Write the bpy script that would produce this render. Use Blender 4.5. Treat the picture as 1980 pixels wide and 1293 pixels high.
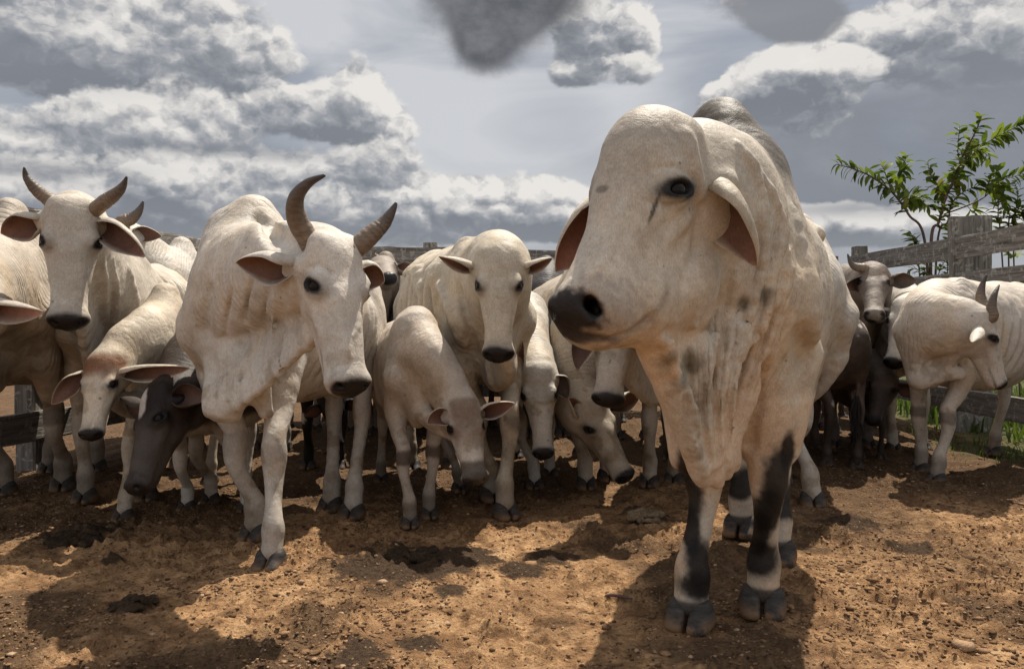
import bpy, math, os
import numpy as np
from mathutils import Vector

for o in list(bpy.data.objects):
    bpy.data.objects.remove(o)
SC = bpy.context.scene
COL = SC.collection
R = math.radians

# ------------------------------------------------------------ camera / world / sun
FPX, CX, HY, CAMH = 1540.0, 990.0, 615.0, 1.05      # focal length in photo pixels, centre column, horizon row
cam = bpy.data.cameras.new('camera')
cam.sensor_width = 36.0
cam.lens = 36.0 * FPX / 1980.0
cam.shift_y = -(646.5 - HY) / 1980.0
cam.clip_start = 0.05
cam.clip_end = 6000
cam_o = bpy.data.objects.new('camera', cam)
COL.objects.link(cam_o)
cam_o.location = (0, 0, CAMH)
cam_o.rotation_euler = (R(90), 0, 0)
SC.camera = cam_o

SUN_DIR = np.array([0.26, 0.50, 1.0]); SUN_DIR /= np.linalg.norm(SUN_DIR)   # towards the sun
sun = bpy.data.lights.new('sun', 'SUN')
sun.energy = 5.0
sun.angle = R(0.6)
sun.color = (1.0, 0.93, 0.82)
sun_o = bpy.data.objects.new('sun', sun)
COL.objects.link(sun_o)
sun_o.rotation_euler = Vector(SUN_DIR).to_track_quat('Z', 'Y').to_euler()
SC.view_settings.view_transform = 'Standard'
SC.view_settings.look = 'None'
SC.view_settings.exposure = 0.55
SC.view_settings.gamma = 1.0


class NT:
    """small helper for writing node trees"""
    def __init__(self, tree):
        self.t = tree; self.n = tree.nodes; self.l = tree.links

    def put(self, sock, v):
        if v is None: return
        if isinstance(v, bpy.types.NodeSocket): self.l.new(v, sock)
        else:
            if isinstance(v, (tuple, list)) and len(v) == 3 and sock.type == 'RGBA': v = (*v, 1)
            sock.default_value = v

    def math(self, op, a, b=None, c=None, clamp=False):
        n = self.n.new('ShaderNodeMath'); n.operation = op; n.use_clamp = clamp
        self.put(n.inputs[0], a)
        if b is not None: self.put(n.inputs[1], b)
        if c is not None: self.put(n.inputs[2], c)
        return n.outputs[0]

    def vmath(self, op, a, b=None, scale=None):
        n = self.n.new('ShaderNodeVectorMath'); n.operation = op
        self.put(n.inputs[0], a)
        if b is not None: self.put(n.inputs[1], b)
        if scale is not None: self.put(n.inputs[3], scale)
        return n.outputs['Value'] if op in ('DOT_PRODUCT', 'LENGTH', 'DISTANCE') else n.outputs[0]

    def noise(self, vec, scale, detail=6, rough=0.55, dist=0.0, dims='3D', lac=2.0):
        n = self.n.new('ShaderNodeTexNoise'); n.noise_dimensions = dims
        self.put(n.inputs['Vector'], vec)
        n.inputs['Scale'].default_value = scale; n.inputs['Detail'].default_value = detail
        n.inputs['Roughness'].default_value = rough; n.inputs['Distortion'].default_value = dist
        n.inputs['Lacunarity'].default_value = lac
        return n.outputs['Fac']

    def voro(self, vec, scale, feature='F1', out='Distance', rnd=1.0):
        n = self.n.new('ShaderNodeTexVoronoi'); n.feature = feature
        self.put(n.inputs['Vector'], vec); n.inputs['Scale'].default_value = scale
        n.inputs['Randomness'].default_value = rnd
        return n.outputs[out]

    def mapr(self, v, a, b, c=0.0, d=1.0, interp='SMOOTHSTEP'):
        n = self.n.new('ShaderNodeMapRange'); n.interpolation_type = interp; n.clamp = True
        self.put(n.inputs[0], v)
        for i, x in zip((1, 2, 3, 4), (a, b, c, d)): self.put(n.inputs[i], x)
        return n.outputs[0]

    def mix(self, f, a, b, mode='MIX'):
        n = self.n.new('ShaderNodeMix'); n.data_type = 'RGBA'; n.blend_type = mode
        self.put(n.inputs[0], f); self.put(n.inputs[6], a); self.put(n.inputs[7], b)
        return n.outputs[2]

    def ramp(self, f, stops):
        n = self.n.new('ShaderNodeValToRGB'); cr = n.color_ramp
        cr.elements[0].position = stops[0][0]; cr.elements[0].color = (*stops[0][1], 1)
        cr.elements[1].position = stops[-1][0]; cr.elements[1].color = (*stops[-1][1], 1)
        for p, c in stops[1:-1]:
            e = cr.elements.new(p); e.color = (*c, 1)
        self.put(n.inputs[0], f)
        return n.outputs[0]

    def attr(self, name, out='Color'):
        n = self.n.new('ShaderNodeAttribute'); n.attribute_name = name
        return n.outputs[out]

    def bump(self, h, strength, dist, nrm=None):
        n = self.n.new('ShaderNodeBump')
        n.inputs['Strength'].default_value = strength; n.inputs['Distance'].default_value = dist
        self.put(n.inputs['Height'], h)
        if nrm is not None: self.put(n.inputs['Normal'], nrm)
        return n.outputs[0]


def material(name, fn, rough=0.8, spec=0.3):
    m = bpy.data.materials.new(name); m.use_nodes = True
    nt = NT(m.node_tree)
    b = nt.n['Principled BSDF']
    b.inputs['Roughness'].default_value = rough
    b.inputs['Specular IOR Level'].default_value = spec
    fn(nt, b)
    return m


# ---- world: Nishita sky with procedural clouds laid over it by direction
def build_world():
    w = bpy.data.worlds.new('World'); SC.world = w; w.use_nodes = True
    w.cycles.sampling_method = 'MANUAL'; w.cycles.sample_map_resolution = 256
    nt = NT(w.node_tree); nt.n.clear()
    out = nt.n.new('ShaderNodeOutputWorld'); bg = nt.n.new('ShaderNodeBackground')
    bg.inputs['Strength'].default_value = 0.088
    nt.l.new(bg.outputs[0], out.inputs[0])
    sky = nt.n.new('ShaderNodeTexSky'); sky.sky_type = 'NISHITA'; sky.sun_disc = False
    sky.sun_elevation = math.asin(SUN_DIR[2])
    sky.sun_rotation = math.atan2(SUN_DIR[0], SUN_DIR[1])
    sky.dust_density = 2.0
    tc = nt.n.new('ShaderNodeTexCoord')
    d = tc.outputs['Generated']
    sx = nt.n.new('ShaderNodeSeparateXYZ'); nt.put(sx.inputs[0], d)
    x, y, z = sx.outputs
    # azimuth and elevation angles as the cloud map's two coordinates, same all the way round
    az = nt.math('ARCTAN2', x, y)
    hyp = nt.math('SQRT', nt.math('ADD', nt.math('MULTIPLY', x, x), nt.math('MULTIPLY', y, y)))
    el = nt.math('ARCTAN2', z, hyp)

    def comb(a, b, c=0.0):
        n = nt.n.new('ShaderNodeCombineXYZ')
        nt.put(n.inputs[0], a); nt.put(n.inputs[1], b); nt.put(n.inputs[2], c)
        return n.outputs[0]
    uv = comb(az, nt.math('MULTIPLY', el, 1.35))

    def cxy(px, py):
        dx = (px - CX) / FPX; dz = (HY - py) / FPX
        return math.atan2(dx, 1), math.atan2(dz, math.sqrt(1 + dx * dx))

    def blob(px, py, rx, ry, rot=0.0, sh=(0.0, 0.0)):
        a0, e0 = cxy(px, py)
        da = nt.math('SUBTRACT', az, a0 - sh[0]); de = nt.math('SUBTRACT', el, e0 - sh[1])
        if rot:
            c, s = math.cos(rot), math.sin(rot)
            da, de = (nt.math('ADD', nt.math('MULTIPLY', da, c), nt.math('MULTIPLY', de, s)),
                      nt.math('SUBTRACT', nt.math('MULTIPLY', de, c), nt.math('MULTIPLY', da, s)))
        u = nt.math('MULTIPLY', da, FPX / rx); v = nt.math('MULTIPLY', de, FPX / ry)
        r2 = nt.math('MULTIPLY_ADD', u, u, nt.math('MULTIPLY', v, v))
        return nt.math('EXPONENT', nt.math('MULTIPLY', r2, -1.0))

    def addall(lst):
        o = lst[0]
        for q in lst[1:]: o = nt.math('ADD', o, q)
        return o
    # thin high veil, brightest straight ahead
    veil = nt.noise(nt.vmath('MULTIPLY', uv, (1.0, 2.2, 1)), 2.6, 5, 0.5, 0.8)
    veil = nt.math('MULTIPLY_ADD', nt.math('MINIMUM', addall([blob(880, 250, 300, 190), blob(680, 30, 250, 90), blob(1250, 200, 90, 130)]), 1.0), 0.17, veil)
    veil_c = nt.ramp(veil, [(0.32, (3.0, 3.35, 3.95)), (0.5, (4.5, 4.7, 5.15)), (0.68, (7.1, 7.15, 7.3))])
    skyc = nt.mix(0.88, sky.outputs[0], veil_c)
    # ---- cumulus heaps: rounded cauliflower noise, evaluated here and a little towards the sun; the difference shades them
    wn = nt.n.new('ShaderNodeTexNoise'); nt.put(wn.inputs['Vector'], uv)
    wn.inputs['Scale'].default_value = 14; wn.inputs['Detail'].default_value = 4; wn.inputs['Roughness'].default_value = 0.65
    warp = nt.vmath('SCALE', nt.vmath('SUBTRACT', wn.outputs['Color'], (0.5, 0.5, 0.5)), scale=0.055)
    OFF = (0.006, 0.012)

    def billow(vec):
        o = 0.0
        vec = nt.vmath('ADD', vec, warp)
        for sc, am in ((6.5, 0.46), (15.0, 0.30), (36.0, 0.17), (80.0, 0.08)):
            d_ = nt.voro(vec, sc)
            d2 = nt.math('MULTIPLY', nt.math('MULTIPLY', d_, d_), -am)
            o = d2 if isinstance(o, float) else nt.math('ADD', o, d2)
        return nt.math('MULTIPLY_ADD', nt.noise(vec, 60, 5, 0.65), 0.16, o)
    n0 = billow(uv); n1 = billow(nt.vmath('ADD', uv, (OFF[0], OFF[1] * 1.35, 0.0)))
    soft = nt.noise(uv, 6, 5, 0.6)

    def heap(skyc, blobs, thr=0.22, amp=1.25, extra=None, gain=1.25, bright=0.50, hard=0.26, op=0.93, gn=2.9):
        f0 = addall([blob(*b) for b in blobs]); f1 = addall([blob(*b[:4], *(b[4:5] or (0.0,)), sh=OFF) for b in blobs])
        if extra is not None: f0 = nt.math('ADD', f0, extra); f1 = nt.math('ADD', f1, extra)
        F0 = nt.math('MULTIPLY_ADD', n0, amp, nt.math('MULTIPLY_ADD', nt.math('SUBTRACT', soft, 0.5), 1.1, f0)); F1 = nt.math('MULTIPLY_ADD', n1, amp, f1)
        m = nt.mapr(F0, thr, thr + hard)
        lt = nt.math('MULTIPLY_ADD', nt.math('SUBTRACT', f0, f1), gain, bright)
        lt = nt.math('MULTIPLY_ADD', nt.math('SUBTRACT', n0, n1), gn, lt)
        lt = nt.math('SUBTRACT', lt, nt.mapr(F0, thr + 0.1, thr + 1.2, -0.02, 0.26, 'LINEAR'))
        lt = nt.math('MULTIPLY_ADD', nt.math('SUBTRACT', soft, 0.5), 0.7, lt)
        c = nt.ramp(lt, [(0.0, (2.2, 2.4, 2.75)), (0.30, (3.1, 3.3, 3.65)), (0.52, (4.4, 4.5, 4.75)), (0.72, (6.6, 6.5, 6.4)), (1.0, (9.2, 8.9, 8.5))])
        return nt.mix(nt.math('MULTIPLY', m, op), skyc, c)
    around = nt.math('MULTIPLY', nt.math('MAXIMUM', nt.mapr(y, 0.45, -0.1), nt.mapr(z, 0.48, 0.75)), nt.mapr(nt.noise(uv, 2.2, 3, 0.5), 0.30, 0.62, -0.2, 0.95))
    skyc = heap(skyc, [(60, 20, 300, 120), (430, 70, 150, 90), (180, 130, 300, 60), (1650, 110, 90, 40), (1820, 70, 160, 80), (1960, 90, 120, 90), (1700, 60, 80, 40), (1175, 90, 85, 60), (1130, 40, 70, 50), (1110, 140, 50, 26), (1240, 60, 40, 50), (1420, 5, 70, 30)], extra=around, bright=.53)
    # smooth slate-grey rain cloud on the right
    slate = nt.math('MINIMUM', addall([blob(1780, 250, 300, 90), blob(1700, 330, 330, 70), blob(1950, 300, 300, 100)]), 1.0)
    slate = nt.math('MULTIPLY', slate, nt.mapr(soft, 0.28, 0.6, 0.55, 1.0))
    skyc = nt.mix(slate, skyc, nt.ramp(soft, [(0.3, (2.1, 2.3, 2.7)), (0.7, (3.1, 3.3, 3.7))]))
    skyc = heap(skyc, [(100, 270, 250, 80), (340, 230, 110, 70), (560, 210, 100, 46), (690, 175, 85, 72), (720, 250, 110, 60), (1460, 175, 90, 48), (1570, 190, 80, 70), (1530, 120, 90, 40), (1640, 130, 90, 40), (1400, 200, 60, 36), (1215, 130, 70, 40)], bright=.57)
    skyc = heap(skyc, [(120, 380, 300, 60), (340, 345, 110, 48), (560, 330, 110, 50), (740, 310, 100, 55), (850, 380, 130, 70), (990, 400, 120, 60), (1110, 420, 80, 70), (600, 420, 500, 50), (1740, 430, 260, 38), (1560, 440, 120, 40)], bright=.57)
    # long grey undersides above the horizon
    und = addall([blob(330, 415, 330, 24), blob(700, 440, 260, 20), blob(90, 330, 150, 20), blob(420, 290, 200, 16), blob(1780, 395, 260, 16), blob(70, 110, 200, 34), blob(1500, 232, 90, 18)])
    und = nt.math('MULTIPLY', nt.math('MINIMUM', und, 1.0), nt.mapr(nt.noise(nt.vmath('MULTIPLY', uv, (1, 3, 1)), 9, 5, 0.6), 0.3, 0.6, 0.25, 0.85))
    skyc = nt.mix(und, skyc, (2.55, 2.75, 3.15))
    hz = nt.math('MULTIPLY', nt.mapr(el, 0.13, 0.02), 0.6)
    skyc = nt.mix(hz, skyc, (4.3, 4.5, 4.8))
    # dark near clouds at the top, ragged edge
    dn = nt.math('MULTIPLY_ADD', nt.math('SUBTRACT', nt.noise(uv, 30, 6, 0.65), 0.5), 0.55, nt.noise(uv, 8, 5, 0.6, 0.3))
    dk = addall([blob(985, 5, 135, 78), blob(935, 90, 60, 50), blob(990, -100, 200, 100)])
    dmask = nt.mapr(nt.math('MULTIPLY_ADD', dn, 0.95, dk), 0.64, 1.36)
    dcol = nt.ramp(dn, [(0.35, (1.0, 1.06, 1.2)), (0.65, (2.0, 2.08, 2.25))])
    skyc = nt.mix(nt.math('MULTIPLY', dmask, 0.97), skyc, dcol)
    dk2 = addall([blob(1500, 0, 130, 50), blob(1550, 52, 75, 34)])
    dmask2 = nt.mapr(nt.math('MULTIPLY_ADD', dn, 0.8, dk2), 0.72, 1.10)
    skyc = nt.mix(nt.math('MULTIPLY', dmask2, 0.85), skyc, (2.6, 2.7, 2.95))
    # added fill: unseen sky overhead and behind the camera raised, strip in view dimmed
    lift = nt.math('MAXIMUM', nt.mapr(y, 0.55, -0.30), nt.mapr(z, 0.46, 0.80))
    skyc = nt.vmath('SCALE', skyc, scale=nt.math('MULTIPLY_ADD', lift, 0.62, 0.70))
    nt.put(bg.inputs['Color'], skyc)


build_world()


def P(px, py, Y):
    """a point at true distance Y in front of the camera"""
    return np.array([(px - CX) / FPX * Y, Y, CAMH - (py - HY) / FPX * Y])


def G(px, py):
    """the ground point seen at a photo pixel"""
    Y = FPX * CAMH / (py - HY)
    return np.array([(px - CX) / FPX * Y, Y, 0.0])


# ------------------------------------------------------------ numpy helpers
def unit(v):
    v = np.asarray(v, float); return v / max(np.linalg.norm(v), 1e-9)


def hash3(i, j, k, seed):
    n = (i * 374761393 + j * 668265263 + k * 1274126177 + seed * 974634777) & 0xffffffff
    n = ((n ^ (n >> 13)) * 1274126177) & 0xffffffff
    n = (n ^ (n >> 16)) & 0xffffffff
    return n.astype(np.float64) / 4294967295.0


def vnoise(p, scale, seed=0):
    q = np.asarray(p, float) * scale
    i0 = np.floor(q).astype(np.int64); f = q - i0
    f = f * f * (3 - 2 * f)
    o = 0
    for dx in (0, 1):
        for dy in (0, 1):
            for dz in (0, 1):
                w = (f[:, 0] if dx else 1 - f[:, 0]) * (f[:, 1] if dy else 1 - f[:, 1]) * (f[:, 2] if dz else 1 - f[:, 2])
                o = o + w * hash3(i0[:, 0] + dx, i0[:, 1] + dy, i0[:, 2] + dz, seed)
    return o


def fbm(p, scale, octv=4, seed=0, gain=0.5):
    a, s, t = 1.0, 0.0, 0.0
    for k in range(octv):
        s = s + a * vnoise(p, scale * 2 ** k, seed + k * 7); t += a; a *= gain
    return s / t


def sstep(a, b, x):
    t = np.clip((x - a) / (b - a), 0, 1)
    return t * t * (3 - 2 * t)


def mesh_obj(name, v, f, mats, parent=None, smooth=True, attrs=None, fmat=None):
    """v (N,3), f (M,4) or (M,3) index array or list of faces; attrs {name: array (N,) or (N,3)}"""
    me = bpy.data.meshes.new(name)
    if isinstance(f, np.ndarray):
        n = f.shape[1]
        me.vertices.add(len(v)); me.vertices.foreach_set('co', np.ascontiguousarray(v, dtype=np.float32).ravel())
        me.loops.add(f.size); me.loops.foreach_set('vertex_index', f.astype(np.int32).ravel())
        me.polygons.add(len(f)); me.polygons.foreach_set('loop_start', (np.arange(len(f)) * n).astype(np.int32))
        me.update(calc_edges=True)
    else:
        me.from_pydata([tuple(map(float, q)) for q in v], [], f); me.update()
    me.validate()
    if smooth: me.polygons.foreach_set('use_smooth', np.ones(len(me.polygons), bool))
    for m in (mats if isinstance(mats, (list, tuple)) else [mats]): me.materials.append(m)
    if fmat is not None: me.polygons.foreach_set('material_index', np.asarray(fmat, np.int32))
    for k, a in (attrs or {}).items():
        if a.ndim == 1:
            at = me.attributes.new(k, 'FLOAT', 'POINT'); at.data.foreach_set('value', a.astype(np.float32))
        else:
            at = me.attributes.new(k, 'FLOAT_COLOR', 'POINT')
            at.data.foreach_set('color', np.concatenate([a, np.ones((len(a), 1))], 1).astype(np.float32).ravel())
    me.update()
    o = bpy.data.objects.new(name, me); COL.objects.link(o)
    if parent is not None:
        o.parent = parent; o.matrix_parent_inverse.identity()
        bpy_loc = parent.location
        o.location = (-bpy_loc[0], -bpy_loc[1], -bpy_loc[2])
    return o


def tag(o, label=None, cat=None, group=None, kind=None):
    if label: o['label'] = label
    if cat: o['category'] = cat
    if group: o['group'] = group
    if kind: o['kind'] = kind
    return o


def empty(name, loc):
    o = bpy.data.objects.new(name, None); COL.objects.link(o); o.location = tuple(map(float, loc)); o.empty_display_size = 0.1
    return o


# ------------------------------------------------------------ distance-field body modelling
class Field:
    """Smoothly blended limbs (elliptical tapered segments), meshed by surface nets."""
    def __init__(self):
        self.p = []

    def seg(self, a, b, ra, rb=None, k=0.04, u=None, op=1):
        """a,b points; ra,rb radius or (ru,rv) with u the direction of ru"""
        a = np.asarray(a, float); b = np.asarray(b, float)
        if rb is None: rb = ra
        ra = (ra, ra) if np.isscalar(ra) else tuple(ra); rb = (rb, rb) if np.isscalar(rb) else tuple(rb)
        d = b - a; L = np.linalg.norm(d)
        w = d / L if L > 1e-6 else unit([0.01, 0.02, 1])
        if L <= 1e-6: b = a + w * 1e-4; L = 1e-4
        if u is None: u = [1, 0, 0] if abs(w[0]) < 0.8 else [0, 1, 0]
        u = np.asarray(u, float); u = unit(u - w * (u @ w)); v = np.cross(w, u)
        m = max(*ra, *rb) + k
        lo = np.minimum(a, b) - m; hi = np.maximum(a, b) + m
        self.p.append((0, a, w, L, u, v, np.array(ra), np.array(rb), k, op, lo, hi))

    def ell(self, c, r, ax=None, k=0.04, op=1):
        """ellipsoid, r three radii along the rows of ax"""
        c = np.asarray(c, float); r = np.asarray(r, float) if not np.isscalar(r) else np.array([r, r, r], float)
        ax = np.eye(3) if ax is None else np.asarray(ax, float)
        m = r.max() + k
        self.p.append((1, c, ax, r, k, op, c - m, c + m))

    def chain(self, pts, k=0.03, u=None):
        """pts list of (point, r or (ru,rv)); smooth Catmull-Rom through them"""
        P0 = [np.asarray(q[0], float) for q in pts]
        R0 = [np.array(q[1] if not np.isscalar(q[1]) else (q[1], q[1]), float) for q in pts]
        n = len(P0)
        out = []
        for i in range(n - 1):
            p0, p1, p2, p3 = P0[max(i - 1, 0)], P0[i], P0[i + 1], P0[min(i + 2, n - 1)]
            r0, r1, r2, r3 = R0[max(i - 1, 0)], R0[i], R0[i + 1], R0[min(i + 2, n - 1)]
            for t in np.arange(0, 1, 1 / 3):
                f = lambda a, b, c, d: 0.5 * (2 * b + (c - a) * t + (2 * a - 5 * b + 4 * c - d) * t * t + (3 * b - a - 3 * c + d) * t ** 3)
                out.append((f(p0, p1, p2, p3), np.maximum(f(r0, r1, r2, r3), 0.003), i + t))
        out.append((P0[-1], R0[-1], n - 1.0))
        for (a, ra, ta), (b, rb, tb) in zip(out[:-1], out[1:]):
            uu = u
            if callable(u): uu = u((ta + tb) / 2 / (n - 1))
            self.seg(a, b, ra, rb, k, uu)

    @staticmethod
    def ev(q, pts):
        if q[0] == 0:
            _, a, w, L, u, v, ra, rb = q[:8]
            d = pts - a.astype(np.float32)
            ax = d @ w.astype(np.float32)
            t = np.clip(ax / np.float32(L), 0, 1)
            ow = ax - t * np.float32(L)
            ou = d @ u.astype(np.float32); ov = d @ v.astype(np.float32)
            ru = np.float32(ra[0]) + t * np.float32(rb[0] - ra[0]); rv = np.float32(ra[1]) + t * np.float32(rb[1] - ra[1])
            if abs(ra[0] - ra[1]) < 1e-6 and abs(rb[0] - rb[1]) < 1e-6:
                return np.sqrt(ou * ou + ov * ov + ow * ow) - ru
            rw = np.minimum(ru, rv)
            a1 = ou / ru; a2 = ov / rv; a3 = ow / rw
            k0 = np.sqrt(a1 * a1 + a2 * a2 + a3 * a3) + 1e-6
            a1 /= ru; a2 /= rv; a3 /= rw
            k1 = np.sqrt(a1 * a1 + a2 * a2 + a3 * a3) + 1e-5
            return k0 * (k0 - 1) / k1
        _, c, ax, r = q[:4]
        d = (pts - c.astype(np.float32)) @ ax.T.astype(np.float32)
        d = d / r.astype(np.float32)
        k0 = np.sqrt((d * d).sum(-1)) + 1e-6
        d = d / r.astype(np.float32)
        return k0 * (k0 - 1) / (np.sqrt((d * d).sum(-1)) + 1e-5)

    @staticmethod
    def comb(d, e, k, op):
        k = np.float32(max(k, 1e-4))
        if op == 1:
            h = np.maximum(k - np.abs(d - e), 0) / k
            return np.minimum(d, e) - h * h * k * np.float32(.25)
        e = -e
        h = np.maximum(k - np.abs(d - e), 0) / k
        return np.maximum(d, e) + h * h * k * np.float32(.25)

    def evalpts(self, pts, lo=None, hi=None):
        d = np.full(pts.shape[:-1], 9.0, np.float32)
        for q in self.p:
            k, op = q[-4], q[-3]
            d = self.comb(d, self.ev(q, pts), k, op)
        return d

    def mesh(self, h, floor=None):
        adds = [q for q in self.p if q[-3] == 1]
        lo = np.min([q[-2] for q in adds], 0) - 2 * h; hi = np.max([q[-1] for q in adds], 0) + 2 * h
        if floor is not None: lo[2] = max(lo[2], floor)
        B = 8
        nb = np.ceil((hi - lo) / (h * B)).astype(int) + 1
        n = nb * B
        bi = np.stack(np.meshgrid(*[np.arange(k) for k in nb], indexing='ij'), -1).reshape(-1, 3)
        bc = (lo + (bi * B + (B - 1) / 2) * h).astype(np.float32)
        rad = h * B * 0.5 * 1.75
        d = np.full(len(bc), 9.0, np.float32)
        near = np.zeros(len(bc), bool)
        for q in self.p:
            plo, phi_ = q[-2] - rad, q[-1] + rad
            m = ((bc > plo) & (bc < phi_)).all(1)
            e = self.ev(q, bc[m])
            d[m] = self.comb(d[m], e, q[-4], q[-3])
            mm = np.zeros(len(bc), bool); mm[m] = np.abs(e) < rad * 1.6 + q[-4]
            near |= mm
        act = near & (np.abs(d) < rad * 1.9 + 0.02)
        vol = np.where(d > 0, 9.0, -9.0).astype(np.float32)
        V = np.repeat(np.repeat(np.repeat(vol.reshape(nb), B, 0), B, 1), B, 2)
        ab = bi[act]; na = len(ab)
        loc = np.stack(np.meshgrid(*[np.arange(B)] * 3, indexing='ij'), -1).reshape(-1, 3)
        D = np.full((na, B ** 3), 9.0, np.float32)
        blo = lo + ab * B * h; bhi = blo + B * h
        locf = (loc * h).astype(np.float32)
        for q in self.p:
            m = np.nonzero(((bhi > q[-2]) & (blo < q[-1])).all(1))[0]
            for c in range(0, len(m), 1500):
                mm = m[c:c + 1500]
                pts = blo[mm].astype(np.float32)[:, None, :] + locf[None]
                D[mm] = self.comb(D[mm], self.ev(q, pts), q[-4], q[-3])
        V6 = V.reshape(nb[0], B, nb[1], B, nb[2], B)
        V6[ab[:, 0], :, ab[:, 1], :, ab[:, 2], :] = D.reshape(na, B, B, B)
        # surface nets
        S = V < 0
        c = [S[i:n[0] - 1 + i, j:n[1] - 1 + j, k:n[2] - 1 + k] for i in (0, 1) for j in (0, 1) for k in (0, 1)]
        anyc = c[0].copy(); allc = c[0].copy()
        for q in c[1:]: anyc |= q; allc &= q
        cell = anyc & ~allc
        ci = np.stack(np.nonzero(cell), -1)
        idx = np.full(cell.shape, -1, np.int32); idx[cell] = np.arange(len(ci))
        corners = np.array([(i, j, k) for i in (0, 1) for j in (0, 1) for k in (0, 1)])
        cv = np.stack([V[ci[:, 0] + i, ci[:, 1] + j, ci[:, 2] + k] for i, j, k in corners], 1)
        acc = np.zeros((len(ci), 3)); cnt = np.zeros(len(ci))
        for e0 in range(8):
            for e1 in range(e0 + 1, 8):
                df = corners[e1] - corners[e0]
                if abs(df).sum() != 1: continue
                a, b = cv[:, e0], cv[:, e1]
                m = (a < 0) != (b < 0)
                t = np.where(m, a / np.where(m, a - b, 1), 0)
                pt = corners[e0] + t[:, None] * df
                acc += np.where(m[:, None], pt, 0); cnt += m
        v = lo + (ci + acc / cnt[:, None]) * h
        faces = []
        for ax in range(3):
            sl0 = [slice(1, n[d_] - 1) for d_ in range(3)]; sl1 = list(sl0)
            sl0[ax] = slice(0, n[ax] - 1); sl1[ax] = slice(1, n[ax])
            a = S[tuple(sl0)]; b = S[tuple(sl1)]
            for flip, m in ((0, a & ~b), (1, ~a & b)):
                e = np.stack(np.nonzero(m), -1)
                off = np.array([1, 1, 1]); off[ax] = 0
                e = e + off
                o1 = (ax + 1) % 3; o2 = (ax + 2) % 3
                q = []
                for d1, d2 in ((0, 0), (-1, 0), (-1, -1), (0, -1)):
                    g = e.copy(); g[:, o1] += d1; g[:, o2] += d2
                    q.append(idx[g[:, 0], g[:, 1], g[:, 2]])
                q = np.stack(q, 1)
                if flip: q = q[:, ::-1]
                faces.append(q)
        f = np.concatenate(faces)
        f = f[(f >= 0).all(1)]
        return v, f


def vnormals(v, f):
    a = v[f[:, 2]] - v[f[:, 0]]; b = v[f[:, 3 if f.shape[1] == 4 else 1]] - v[f[:, 1 if f.shape[1] == 4 else 0]]
    fn = np.cross(a, b) if f.shape[1] == 4 else np.cross(v[f[:, 1]] - v[f[:, 0]], v[f[:, 2]] - v[f[:, 0]])
    n = np.zeros_like(v)
    for k in range(f.shape[1]):
        for c in range(3): n[:, c] += np.bincount(f[:, k], fn[:, c], len(v))
    return n / np.maximum(np.linalg.norm(n, axis=1), 1e-12)[:, None]


def lap(v, f, it=1, lam=0.5):
    """light smoothing of grid steps"""
    n = len(v); e = np.concatenate([f[:, [0, 1]], f[:, [1, 2]], f[:, [2, 3]], f[:, [3, 0]]])
    deg = np.bincount(e[:, 0], minlength=n) + np.bincount(e[:, 1], minlength=n)
    for q in range(it):
        s = np.zeros_like(v)
        for c in range(3):
            s[:, c] = np.bincount(e[:, 0], v[e[:, 1], c], n) + np.bincount(e[:, 1], v[e[:, 0], c], n)
        v = v + lam * (s / np.maximum(deg, 1)[:, None] - v)
    return v


def tube(pts, rads, nseg=16, ridge=None):
    """tapered tube along a Catmull-Rom curve; returns v, f (quads), t per vertex"""
    pts = [np.asarray(p, float) for p in pts]; n = len(pts)
    C, Rr, T = [], [], []
    steps = 10
    for i in range(n - 1):
        p0, p1, p2, p3 = pts[max(i - 1, 0)], pts[i], pts[i + 1], pts[min(i + 2, n - 1)]
        for t in np.arange(0, 1, 1 / steps):
            C.append(0.5 * (2 * p1 + (p2 - p0) * t + (2 * p0 - 5 * p1 + 4 * p2 - p3) * t * t + (3 * p1 - p0 - 3 * p2 + p3) * t ** 3))
            Rr.append(rads[i] * (1 - t) + rads[i + 1] * t); T.append((i + t) / (n - 1))
    C.append(pts[-1]); Rr.append(rads[-1]); T.append(1.0)
    C = np.array(C); T = np.array(T); Rr = np.array(Rr)
    if ridge is not None: Rr = Rr * ridge(T)
    v = []; fr = None
    for i in range(len(C)):
        w = unit(C[min(i + 1, len(C) - 1)] - C[max(i - 1, 0)])
        if fr is None: fr = unit(np.cross(w, [0.3, 0.5, 0.8]))
        fr = unit(fr - w * (fr @ w)); g = np.cross(w, fr)
        for s in range(nseg):
            a = 2 * math.pi * s / nseg
            v.append(C[i] + Rr[i] * (math.cos(a) * fr + math.sin(a) * g))
    v.append(C[-1] + unit(C[-1] - C[-2]) * Rr[-1] * 0.8)
    f = []
    for i in range(len(C) - 1):
        for s in range(nseg):
            f.append((i * nseg + s, i * nseg + (s + 1) % nseg, (i + 1) * nseg + (s + 1) % nseg, (i + 1) * nseg + s))
    last = (len(C) - 1) * nseg; tip = len(v) - 1
    for s in range(nseg): f.append((last + s, last + (s + 1) % nseg, tip))
    return np.array(v), f, np.concatenate([np.repeat(T, nseg), [1.0]])


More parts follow.
